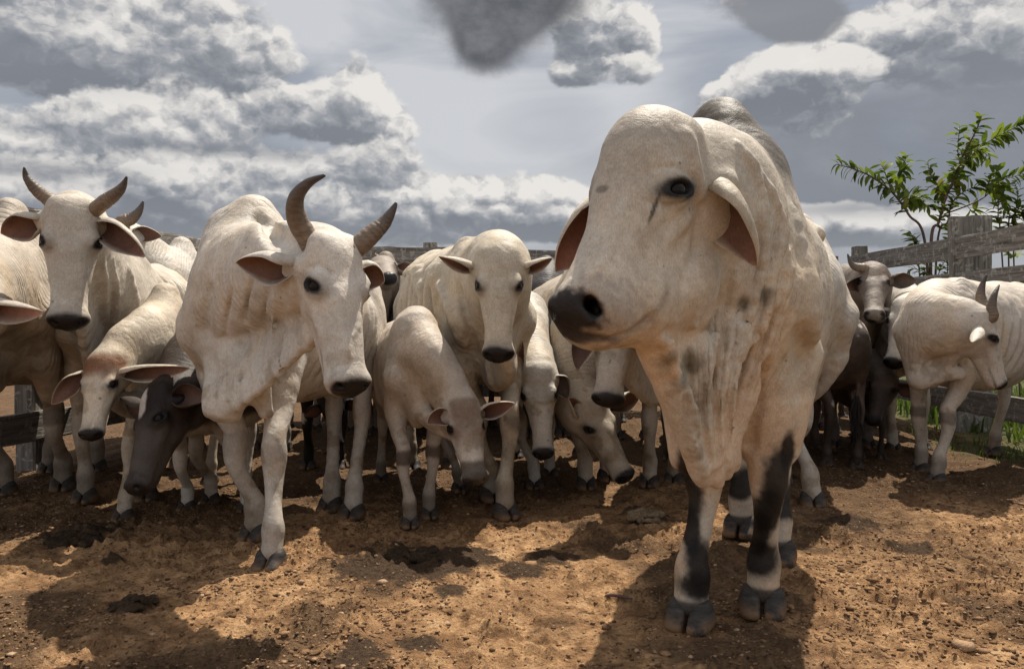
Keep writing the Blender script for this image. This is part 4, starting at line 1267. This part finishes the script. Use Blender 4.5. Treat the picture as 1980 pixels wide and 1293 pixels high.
# ------------------------------------------------------------ fence, built of posts and boards
def wood_fn(nt, b):
    obj = nt.n.new('ShaderNodeTexCoord').outputs['Object']
    gu = nt.attr('grain')
    n = nt.noise(nt.vmath('MULTIPLY', gu, (1.5, 28, 28)), 1.6, 7, 0.65, 0.5)
    fine = nt.noise(nt.vmath('MULTIPLY', gu, (4, 120, 120)), 1.0, 4, 0.6)
    c = nt.ramp(n, [(0.28, (0.055, 0.046, 0.038)), (0.5, (0.17, 0.15, 0.13)), (0.75, (0.30, 0.275, 0.24))])
    lich = nt.mapr(nt.noise(obj, 17, 5, 0.55, 0.7), 0.56, 0.60)
    c = nt.mix(nt.math('MULTIPLY', lich, 0.6), c, (0.36, 0.34, 0.30))
    c = nt.mix(0.5, c, nt.ramp(fine, [(0.3, (0.45, 0.43, 0.41)), (0.65, (1.2, 1.2, 1.2))]), 'MULTIPLY')
    nt.put(b.inputs['Base Color'], c)
    h = nt.math('MULTIPLY_ADD', fine, 0.0025, nt.math('MULTIPLY', n, 0.006))
    nt.put(b.inputs['Normal'], nt.bump(h, 1.0, 1.0))


M_WOOD = material('weathered_timber', wood_fn, 0.85, 0.2)
RNG = np.random.default_rng(4)


def board_geo(a, b, hgt, thk, seed=0, nseg=14):
    """rough sawn board from a to b (centre line), standing on edge; slightly bowed and chipped"""
    a = np.asarray(a, float); b = np.asarray(b, float)
    L = np.linalg.norm(b - a); w = (b - a) / L
    up = np.array([0, 0, 1.0]) if abs(w[2]) < .7 else np.array([0, 1.0, 0]); up = unit(up - w * (up @ w)); sd = np.cross(w, up)
    v = []; g = []; f = []
    ring = [(-1, -.85), (-.85, -1), (.85, -1), (1, -.85), (1, .85), (.85, 1), (-.85, 1), (-1, .85)]
    rr = np.random.default_rng(seed)
    for i in range(nseg + 1):
        t = i / nseg
        c = a + w * L * t + up * .006 * math.sin(t * 5 + seed) + sd * .006 * math.sin(t * 4 + 2 * seed)
        for (x, y) in ring:
            jx, jy = rr.normal(0, .0022, 2)
            q = c + sd * (x * thk / 2 + jx) + up * (y * hgt / 2 + jy)
            v.append(q); g.append((t * L + seed * 3.1, x * thk / 2 + seed * .7, y * hgt / 2))
    for i in range(nseg):
        for j in range(8):
            f.append((i * 8 + j, i * 8 + (j + 1) % 8, (i + 1) * 8 + (j + 1) % 8, (i + 1) * 8 + j))
    f.append(tuple(range(7, -1, -1))); f.append(tuple(nseg * 8 + j for j in range(8)))
    return np.array(v), f, np.array(g)


def board(name, a, b, hgt, thk, parent, seed):
    v, f, g = board_geo(a, b, hgt, thk, seed)
    base = np.array(parent.location) if parent is not None else np.zeros(3)
    o = mesh_obj(name, v - base, f, M_WOOD, smooth=False, attrs={'grain': g})
    if parent is not None: o.parent = parent
    return o


TOPZ = 1.80
def fence(label, A, Bp, posts, sd, rows=(1.70, 1.37, 1.04, .71, .30), ph=.10):
    """a run of corral fence from A to B (ground points)"""
    A = np.array([*A, 0.0]); Bp = np.array([*Bp, 0.0]); d = unit(Bp - A); nrm = np.array([-d[1], d[0], 0])
    root = empty('wooden_fence', A); tag(root, label, 'fence')
    for i, z in enumerate(rows):
        # each row is nailed up in two or three lengths butted at the posts
        L = np.linalg.norm(Bp - A); cuts = [0] + [p for k, p in enumerate(posts[1:-1]) if (k + i) % 2 == 0] + [1]
        for j, (t0, t1) in enumerate(zip(cuts[:-1], cuts[1:])):
            board('rail', A + d * (L * t0 + .004) + [0, 0, z], A + d * (L * t1 - .004) + [0, 0, z + .012 * math.sin(i * 2 + j)], .20, .045, root, sd + i * 7 + j)
    for j, t in enumerate(posts):
        c = A + (Bp - A) * t + nrm * .095
        board('post', c + [0, 0, -.05], c + [0, 0, TOPZ + ph + .03 * math.sin(3 * j + sd)], .17, .14, root, sd + 50 + j)
    return root


CL = (-3.00, 7.75); CR = (4.15, 9.85)
fence('weathered grey board fence along the left side of the pen, mostly behind the cows', (-3.55, 3.4), CL, [0, .5, .97], 2, ph=-.06)
fence('weathered board fence crossing the rear of the pen behind the whole herd', (CL[0] + .06, CL[1] + .1), (CR[0] - .1, CR[1] + .05), [0.02, .30, .545, .80, .985], 20, ph=.08)
fr = fence('lichen-spotted grey board fence rising toward the camera on the right', (CR[0], CR[1] - .05), (3.98, 2.6), [.012, .72], 40)
# the doubled post on the right has a second slab nailed on the pen side
tq = .326; pA = np.array([CR[0], CR[1] - .05, 0]); pB = np.array([3.98, 2.6, 0]); pc = pA + (pB - pA) * tq
dd_ = unit(pB - pA); nn_ = np.array([-dd_[1], dd_[0], 0])
if nn_[0] > 0: nn_ = -nn_
board('post', pc + nn_ * -.05 + dd_ * .10 + [0, 0, -.05], pc + nn_ * -.05 + dd_ * .10 + [0, 0, 1.985], .07, .20, fr, 77)
board('post', pc - nn_ * .25 + dd_ * .04 + [0, 0, -.05], pc - nn_ * .25 + dd_ * .04 + [0, 0, 2.0], .13, .19, fr, 78)


# ------------------------------------------------------------ sapling behind the right fence
def leaf_fn(nt, b):
    v = nt.attr('lc')
    sp = nt.n.new('ShaderNodeSeparateColor'); nt.put(sp.inputs[0], v)
    c = nt.ramp(sp.outputs[0], [(0.0, (0.045, 0.065, 0.016)), (0.5, (0.095, 0.125, 0.028)), (0.85, (0.18, 0.20, 0.05)), (1.0, (0.24, 0.16, 0.05))])
    nt.put(b.inputs['Base Color'], c)
    tr = nt.n.new('ShaderNodeBsdfTranslucent'); nt.put(tr.inputs[0], nt.mix(1.0, c, (1.3, 1.5, 0.6), 'MULTIPLY'))
    mx = nt.n.new('ShaderNodeMixShader'); mx.inputs[0].default_value = 0.35
    out = nt.n['Material Output']
    nt.l.new(b.outputs[0], mx.inputs[1]); nt.l.new(tr.outputs[0], mx.inputs[2]); nt.l.new(mx.outputs[0], out.inputs[0])


M_LEAF = material('green_leaf', leaf_fn, 0.62, 0.18)
M_BARK = material('reddish_bark', lambda nt, b: nt.put(b.inputs['Base Color'], nt.ramp(nt.noise(None, 30, 4, 0.6), [(0.3, (0.06, 0.035, 0.028)), (0.7, (0.15, 0.09, 0.07))])), 0.8, 0.2)


def leaf_geo(base, d, up, L, W, curl):
    """one folded, drooping leaf blade of two rows of quads"""
    d = unit(d); up = unit(up - d * (up @ d)); s = np.cross(d, up)
    v = []; n = 5
    for i in range(n + 1):
        t = i / n
        w = W * math.sin(math.pi * min(.97, t * .93 + .05)) ** .8
        c = base + d * L * (t - .08 * t * t) - up * curl * L * t * t
        for x, h in ((-1, .16), (0, 0), (1, .16)): v.append(c + s * x * w + up * h * W)
    f = []
    for i in range(n):
        for j in range(2): f.append((i * 3 + j, i * 3 + j + 1, i * 3 + 4 + j, i * 3 + 3 + j))
    return np.array(v), f


def sapling(label, stems, base, seed, dens=1.0, LL=.125, group=None, name='sapling'):
    rng = np.random.default_rng(seed)
    root = empty(name, base); tag(root, label, 'sapling', group)
    base = np.asarray(base, float)
    TV, TF, LV, LF, LC = [], [], [], [], []
    no = 0; nl = 0
    for pts, r, leaf_from in stems:
        pts = [np.asarray(p, float) for p in pts]
        v, f, t = tube(pts, list(np.linspace(r, r * .3, len(pts))), 6)
        TV.append(v); TF += [tuple(i + no for i in g) for g in f]; no += len(v)
        C = v[:len(v) - 1].reshape(-1, 6, 3).mean(1)
        seg = np.linalg.norm(np.diff(C, axis=0), axis=1); cum = np.concatenate([[0], np.cumsum(seg)]); tot = cum[-1]
        x = leaf_from * tot; k = 0
        while x < tot:
            i = min(np.searchsorted(cum, x), len(C) - 1); w = unit(C[i] - C[max(i - 1, 0)])
            ang = k * 2.4 + rng.uniform(-.5, .5)
            side = unit(np.cross(w, [math.sin(ang), math.cos(ang), .3]))
            d = unit(side * .85 + w * .55 + np.array([0, 0, rng.uniform(-.15, .25)]))
            Lq = LL * rng.uniform(.7, 1.2) * (1 - .25 * x / tot)
            v2, f2 = leaf_geo(C[i] + side * .004, d, np.array([0, 0, 1.0]) + rng.normal(0, .25, 3), Lq, Lq * .23, rng.uniform(.15, .75))
            LV.append(v2); LF += [tuple(q + nl for q in g) for g in f2]; nl += len(v2)
            c = rng.random(); c = .97 if rng.random() < .03 else c * .85
            LC.append(np.tile([c, c, c], (len(v2), 1)))
            x += .030 / dens * rng.uniform(.7, 1.3); k += 1
    o = mesh_obj('stem', np.concatenate(TV) - base, TF, M_BARK); o.parent = root
    o = mesh_obj('leaves', np.concatenate(LV) - base, LF, M_LEAF, attrs={'lc': np.concatenate(LC)}); o.parent = root
    return root


TY = 9.2
b0 = np.array([4.85, TY, 0.0])
def T(px, py, dy=0.0): return P(px, py, TY + dy)
stems = [
    ([b0, T(1790, 480), T(1757, 415), T(1725, 372), T(1685, 342, -.2), T(1648, 326, -.3), T(1618, 318, -.3)], .017, .66),
    ([T(1725, 372), T(1715, 345), T(1708, 325), T(1702, 318)], .008, .1),
    ([T(1728, 376), T(1738, 345, .2), T(1748, 318, .3), T(1752, 300, .3)], .009, .1),
    ([T(1745, 395), T(1768, 380, .3), T(1790, 396, .5), T(1800, 405, .5)], .007, .1),
    ([b0, T(1800, 478), T(1815, 430), T(1828, 385), T(1845, 345), T(1862, 300, -.2), T(1885, 258, -.3), T(1898, 224, -.3)], .020, .62),
    ([T(1829, 385), T(1812, 358, .3), T(1798, 335, .3), T(1794, 312, .3)], .008, .1),
    ([T(1838, 365), T(1856, 330, .2), T(1852, 290, .2), T(1856, 244, .2)], .009, .1),
    ([T(1850, 330), T(1880, 300, .2), T(1910, 275, .2), T(1945, 256, .3), T(1985, 236, .3), T(2020, 225, .3)], .010, .15),
    ([T(1862, 300, -.2), T(1890, 290, -.2), T(1915, 305, -.2)], .008, .1),
    ([b0 + [.05, .1, 0], T(1812, 476, .1), T(1832, 430, .1), T(1840, 395, .1), T(1862, 372, .1), T(1890, 360, .1)], .014, .74),
    ([b0 + [-.05, 0, 0], T(1775, 492), T(1768, 470), T(1762, 452), T(1757, 448)], .008, .75),
    ([T(1826, 414, .1), T(1870, 398, .1), T(1905, 380, .1), T(1930, 352, .2), T(1965, 340, .2), T(2000, 330, .2)], .009, .45),
    ([T(1870, 398, .1), T(1882, 410, .1), T(1890, 402, .1)], .005, .2),
    ([T(1930, 352, .2), T(1940, 385, .2), T(1950, 405, .2)], .007, .1),
    ([T(1905, 380, .1), T(1915, 345, 0), T(1930, 330, 0)], .007, .1),
]
sapling('leafy green sapling with reddish stems behind the doubled fence post', stems, b0, 5, 1.6, .175)
b1 = np.array([5.9, TY + .2, 0.0])
stems2 = [
    ([b1, T(1935, 460), T(1930, 420), T(1932, 385), T(1940, 372)], .010, .75),
    ([b1, T(1950, 450), T(1960, 420), T(1968, 380), T(1962, 352)], .010, .70),
    ([b1 + [.1, 0, 0], T(1960, 440), T(1990, 410), T(2010, 380)], .010, .6),
]
sapling('smaller leafy sapling at the right edge above the fence rail', stems2, b1, 6, 1.8, .17)
b2 = np.array([4.6, TY - .3, 0.0])
sapling('low leafy shoots seen through the gap beneath the top rail', [
    ([b2, P(1800, 560, TY - .3), P(1790, 530, TY - .3), P(1770, 520, TY - .3), P(1755, 522, TY - .3)], .008, .55),
    ([b2 + [.05, 0, 0], P(1815, 560, TY - .3), P(1815, 530, TY - .3), P(1825, 508, TY - .3), P(1836, 505, TY - .3)], .008, .55),
    ([b2 + [.1, 0, 0], P(1830, 560, TY - .2), P(1832, 480, TY - .2), P(1840, 440, TY - .2)], .008, .6),
    ([b2, P(1795, 570, TY - .3), P(1785, 540, TY - .3), P(1792, 512, TY - .3)], .008, .5)], b2, 7, 1.5, .13)


# ------------------------------------------------------------ ground
def dirt_fn(nt, b):
    obj = nt.n.new('ShaderNodeTexCoord').outputs['Object']
    dark = nt.attr('dung', 'Fac')  # dung stains plus the painted shade beneath the herd
    g = nt.attr('grass', 'Fac')
    big = nt.noise(obj, 1.6, 5, 0.6, 0.5)
    mid = nt.noise(obj, 9, 7, 0.65, 0.3)
    fine = nt.noise(obj, 55, 7, 0.7)
    c = nt.ramp(mid, [(0.30, (0.115, 0.065, 0.035)), (0.44, (0.29, 0.165, 0.082)), (0.58, (0.52, 0.315, 0.162)), (0.76, (0.68, 0.46, 0.26))])
    c = nt.mix(nt.math('MULTIPLY', nt.mapr(big, 0.42, 0.62), 0.5), c, (0.26, 0.145, 0.075))
    c = nt.mix(0.75, c, nt.ramp(fine, [(0.28, (0.40, 0.36, 0.33)), (0.5, (0.95, 0.93, 0.9)), (0.72, (1.4, 1.38, 1.3))]), 'MULTIPLY')
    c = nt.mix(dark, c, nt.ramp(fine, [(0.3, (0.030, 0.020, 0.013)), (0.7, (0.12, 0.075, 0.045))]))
    # little pale stones and dark crumbs
    vd = nt.voro(obj, 70, 'F1', 'Distance'); vc = nt.voro(obj, 70, 'F1', 'Color')
    sp = nt.n.new('ShaderNodeSeparateColor'); nt.put(sp.inputs[0], vc)
    st = nt.math('MULTIPLY', nt.math('LESS_THAN', vd, 0.30), nt.math('GREATER_THAN', sp.outputs[0], 0.90))
    cr = nt.math('MULTIPLY', nt.math('LESS_THAN', vd, 0.36), nt.math('LESS_THAN', sp.outputs[0], 0.13))
    c = nt.mix(nt.math('MULTIPLY', st, 0.6), c, (0.42, 0.30, 0.19))
    c = nt.mix(nt.math('MULTIPLY', cr, 0.7), c, (0.055, 0.033, 0.02))
    c = nt.mix(g, c, nt.ramp(mid, [(0.3, (0.05, 0.06, 0.022)), (0.7, (0.12, 0.12, 0.05))]))
    nt.put(b.inputs['Base Color'], c)
    h = nt.math('MULTIPLY', fine, 0.032)
    h = nt.math('MULTIPLY_ADD', mid, 0.02, h)
    h = nt.math('MULTIPLY_ADD', nt.math('ADD', st, cr), 0.004, h)
    nt.put(b.inputs['Normal'], nt.bump(h, 1.0, 1.0))


M_DIRT = material('dry_red_dirt', dirt_fn, 0.95, 0.08)


def axis(dense_lo, dense_hi, step, far):
    core = np.arange(dense_lo, dense_hi + step / 2, step)
    out = []; x = dense_hi; d = step
    while x < far: d *= 1.16; x += d; out.append(x)
    neg = []; x = dense_lo; d = step
    while x > -far: d *= 1.16; x -= d; neg.append(x)
    return np.array(neg[::-1] + list(core) + out)


def pen_mask(x, y):
    """1 inside the fence"""
    e = 0.25
    left = x - np.interp(y, [3.4, 7.75], [-3.55, -3.0]); right = np.interp(y, [2.6, 9.85], [3.98, 4.15]) - x
    back = np.interp(x, [-3, 4.15], [7.8, 9.9]) - y
    dirt = np.minimum(right, 14 - y)            # bare earth reaches past the rear and left fences
    return sstep(-.15, .25, dirt)


DUNG = [(P(258, 1158, 1)[0] * 0 + G(258, 1172)[0], G(258, 1172)[1], .085, .045), (*G(165, 1035)[:2], .17, .045), (*G(1250, 995)[:2], .13, .03), (*G(225, 1080)[:2], .05, .03), (*G(770, 1092)[:2], .26, .022), (*G(1060, 1078)[:2], .12, .02),
        (*G(1010, 1105)[:2], .10, .018), (*G(900, 1085)[:2], .16, .018), (*G(780, 1120)[:2], .10, .02), (*G(870, 1150)[:2], .06, .014), (*G(1640, 1010)[:2], .14, .02), (*G(1760, 1060)[:2], .10, .02), (*G(700, 1270)[:2], .10, .012), (*G(820, 1245)[:2], .08, .012)]


def ground_height(x, y):
    p = np.stack([x, y, np.zeros_like(x)], 1)
    near = sstep(14, 7, np.hypot(x, y - 2))
    hgt = (fbm(p, 1.3, 3, 61) - .5) * .05 * near
    c1 = fbm(p, 9, 4, 62)
    hgt += (c1 - .5) * .030 * near
    # clods: ridged patches
    c2 = fbm(p, 17, 4, 63, .55); patch = sstep(.46, .60, fbm(p, 2.6, 3, 64))
    hgt += np.maximum(c2 - .48, 0) * (.040 + .07 * patch) * near
    c3 = vnoise(p, 42, 65)
    hgt += np.maximum(c3 - .62, 0) * .035 * (.4 + patch) * near
    # hoof prints: shallow dents
    hp = vnoise(p, 5.5, 66); hgt -= .018 * sstep(.74, .84, hp) * near
    return hgt - .004


def build_ground():
    xs = axis(-3.0, 3.0, .0095, 900.); ys = axis(1.98, 5.0, .0095, 900.)
    X, Y = np.meshgrid(xs, ys, indexing='ij'); x = X.ravel(); y = Y.ravel()
    h = ground_height(x, y)
    p = np.stack([x, y, np.zeros_like(x)], 1)
    dung = sstep(.56, .66, fbm(p, 1.5, 4, 71)) * .75
    dung = np.maximum(dung, .80 * sstep(3.4, 5.0, y + (fbm(p, 1.2, 3, 74) - .5) * 3) * (pen_mask(x, y)))  # trampled dung, deepened to paint shade under the herd into the soil
    dn = fbm(p, 14, 4, 72)
    for cx_, cy_, r, hh in DUNG:
        d = np.hypot(x - cx_, (y - cy_)) / r + (dn - .5) * 1.5
        dung = np.maximum(dung, sstep(1.25, .8, d)); h += hh * sstep(1.15, .3, d) * (.55 + .9 * (dn - .2))
    pm = pen_mask(x, y)
    pm *= 1 - .85 * sstep(.50, .56, fbm(p, 2.2, 3, 75)) * sstep(3.3, 3.9, x) * sstep(7.5, 6.5, y)
    grass = (1 - pm)
    far = np.hypot(x, y)
    v = np.stack([x, y, h], 1)
    ny = len(ys); i = np.arange(len(xs) - 1)[:, None]; j = np.arange(ny - 1)[None]
    a = (i * ny + j).ravel()
    f = np.stack([a, a + ny, a + ny + 1, a + 1], 1)
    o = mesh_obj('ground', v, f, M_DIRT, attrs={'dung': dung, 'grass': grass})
    o['kind'] = 'structure'
    return o


build_ground()


def dung_fn(nt, b):
    obj = nt.n.new('ShaderNodeTexCoord').outputs['Object']
    n = nt.noise(obj, 45, 6, 0.7)
    nt.put(b.inputs['Base Color'], nt.mix(1.0, nt.ramp(n, [(0.3, (0.35, 0.35, 0.35)), (0.7, (1.4, 1.35, 1.25))]), nt.attr('Col'), 'MULTIPLY'))
    nt.put(b.inputs['Normal'], nt.bump(n, 1.0, 0.02))


M_DUNG = material('dry_dung', dung_fn, 0.95, 0.08)
for px, py, r, hh, col, lab in ((258, 1172, .075, .055, (.055, .036, .024), 'round dark dung lump lying alone in the shadow of the second horned cow'),
                                (165, 1042, .15, .05, (.045, .030, .020), 'broad flattened dark dung pile at left in front of the leftmost legs'),
                                (1245, 1000, .11, .035, (.26, .19, .125), 'pale dried dung pile on the ground left of the bull'),
                                (805, 1080, .13, .030, (.05, .034, .022), 'crumbled dark dung pile on sunlit dirt in front of the bowed calf')):
    c = G(px, py); rg = np.random.default_rng(px); F = Field()
    for q in range(34):
        a = rg.random() * 6.28; d = r * math.sqrt(rg.random()); hgt = hh * (1 - (d / r) ** 1.5)
        F.ell(c + [d * math.cos(a), d * math.sin(a) * .9, hgt * rg.uniform(.2, .85)], [rg.uniform(.12, .26) * r, rg.uniform(.12, .26) * r, rg.uniform(.10, .2) * r], None, .01)
    v, f = F.mesh(.005)
    v = v + vnormals(v, f) * ((fbm(v, 60, 3, px) - .5) * .012)[:, None]
    o = mesh_obj('dung_pile', v - c, f, M_DUNG, attrs={'Col': np.tile(col, (len(v), 1)) * (.6 + .8 * fbm(v, 25, 3, 5))[:, None]})
    o.location = c + [0, 0, .004]; tag(o, lab, 'dung pile')
tw, tf, tt_ = tube([G(1172, 1156) + [0, 0, .010], G(1190, 1158) + [0, 0, .016], G(1222, 1163) + [0, 0, .012]], [.006, .007, .004], 7)
o = mesh_obj('twig', tw, tf, M_BARK); tag(o, 'short broken grey-brown twig lying left of the bull front hoof', 'twig')


def scatter(name, label, n, size, mat, seed, kind='stuff', zone=None, flat=.6):
    """crumbs of dirt: little lumpy stones lying in the soil, one mesh"""
    rng = np.random.default_rng(seed)
    base = np.array([(-1, 0, 0), (1, 0, 0), (0, -1, 0), (0, 1, 0), (0, 0, -1), (0, 0, 1), (.62, .62, .5), (-.62, .62, .5), (.62, -.62, .5), (-.62, -.62, .5)], float)
    fs = np.array([(5, 6, 7), (5, 7, 9), (5, 9, 8), (5, 8, 6), (1, 3, 6), (3, 7, 6), (3, 0, 7), (0, 9, 7), (0, 2, 9), (2, 8, 9), (2, 1, 8), (1, 6, 8), (1, 4, 3), (3, 4, 0), (0, 4, 2), (2, 4, 1)])
    y = 2.2 + rng.random(n) ** 1.3 * 5.5; x = (rng.random(n) - .5) * 1.45 * (y + .3)
    p = np.stack([x, y, 0 * x], 1)
    keep = rng.random(n) < .25 + .75 * sstep(.42, .6, fbm(p, 1.8, 3, 81)); x, y = x[keep], y[keep]; n = len(x)
    r = size * np.exp(rng.normal(0, .45, n))
    z = ground_height(x, y) + r * .15
    V = base[None] * (1 + rng.normal(0, .22, (n, 10, 1))) * r[:, None, None] * np.stack([rng.uniform(.7, 1.4, n), rng.uniform(.7, 1.4, n), np.full(n, flat)], 1)[:, None]
    an = rng.random(n) * 6.28; c, s_ = np.cos(an), np.sin(an)
    V = np.stack([V[..., 0] * c[:, None] - V[..., 1] * s_[:, None], V[..., 0] * s_[:, None] + V[..., 1] * c[:, None], V[..., 2]], -1)
    V += np.stack([x, y, z], 1)[:, None]
    Fq = (fs[None] + np.arange(n)[:, None, None] * 10).reshape(-1, 3)
    cc = np.repeat(rng.random(n), 10)
    o = mesh_obj(name, V.reshape(-1, 3), Fq, mat, attrs={'lc': np.stack([cc] * 3, 1)})
    tag(o, label, 'soil crumbs', kind=kind)
    return o


def clod_fn(nt, b):
    obj = nt.n.new('ShaderNodeTexCoord').outputs['Object']
    sp = nt.n.new('ShaderNodeSeparateColor'); nt.put(sp.inputs[0], nt.attr('lc'))
    c = nt.ramp(sp.outputs[0], [(0.0, (0.07, 0.040, 0.022)), (0.5, (0.21, 0.12, 0.062)), (0.9, (0.34, 0.20, 0.11)), (1.0, (0.42, 0.29, 0.18))])
    n = nt.noise(obj, 120, 4, 0.7)
    c = nt.mix(0.6, c, nt.ramp(n, [(0.3, (0.5, 0.5, 0.5)), (0.7, (1.3, 1.3, 1.3))]), 'MULTIPLY')
    nt.put(b.inputs['Base Color'], c); nt.put(b.inputs['Normal'], nt.bump(n, 1.0, 0.006))


M_CLOD = material('dirt_clod', clod_fn, 0.95, 0.1)
scatter('dirt_clods', 'small clods and crumbs of dry brown earth scattered over the pen floor', 60000, .0040, M_CLOD, 91)
scatter('dirt_clods', 'larger broken clods of dark earth lying among the crumbs', 1100, .009, M_CLOD, 92)


def grass_patch(name, label, n, region, seed, hgt=.16):
    rng = np.random.default_rng(seed)
    V, F = [], []; k = 0
    for q in range(n):
        x, y = region(rng)
        a = rng.random() * 6.28; d = np.array([math.cos(a), math.sin(a), 0]); s = np.array([-d[1], d[0], 0])
        L = hgt * rng.uniform(.5, 1.3); w = .004 * rng.uniform(.8, 1.8) * (hgt / .16)
        b = np.array([x, y, -.01])
        for t, ww in ((0, 1), (.5, .8), (1, .05)):
            c = b + np.array([0, 0, 1.0]) * L * (t - .25 * t * t) + d * L * .5 * t * t
            V += [c - s * w * ww, c + s * w * ww]
        F += [(k, k + 1, k + 3, k + 2), (k + 2, k + 3, k + 5, k + 4)]; k += 6
    c = np.repeat(rng.random(n) * .35, 6)
    o = mesh_obj(name, np.array(V), F, M_LEAF, attrs={'lc': np.stack([c] * 3, 1)})
    tag(o, label, 'grass', kind='stuff'); return o


def reg_out(rng):
    return rng.uniform(4.15, 7.5), rng.uniform(5.6, 11)
def reg_in(rng):
    return 4.0 - abs(rng.normal(0, .28)), rng.uniform(5.3, 7.6)
grass_patch('grass', 'green grass growing outside the right fence', 2600, reg_out, 8, .30)
grass_patch('weeds', 'thin weeds along the foot of the right fence', 350, reg_in, 9, .10)
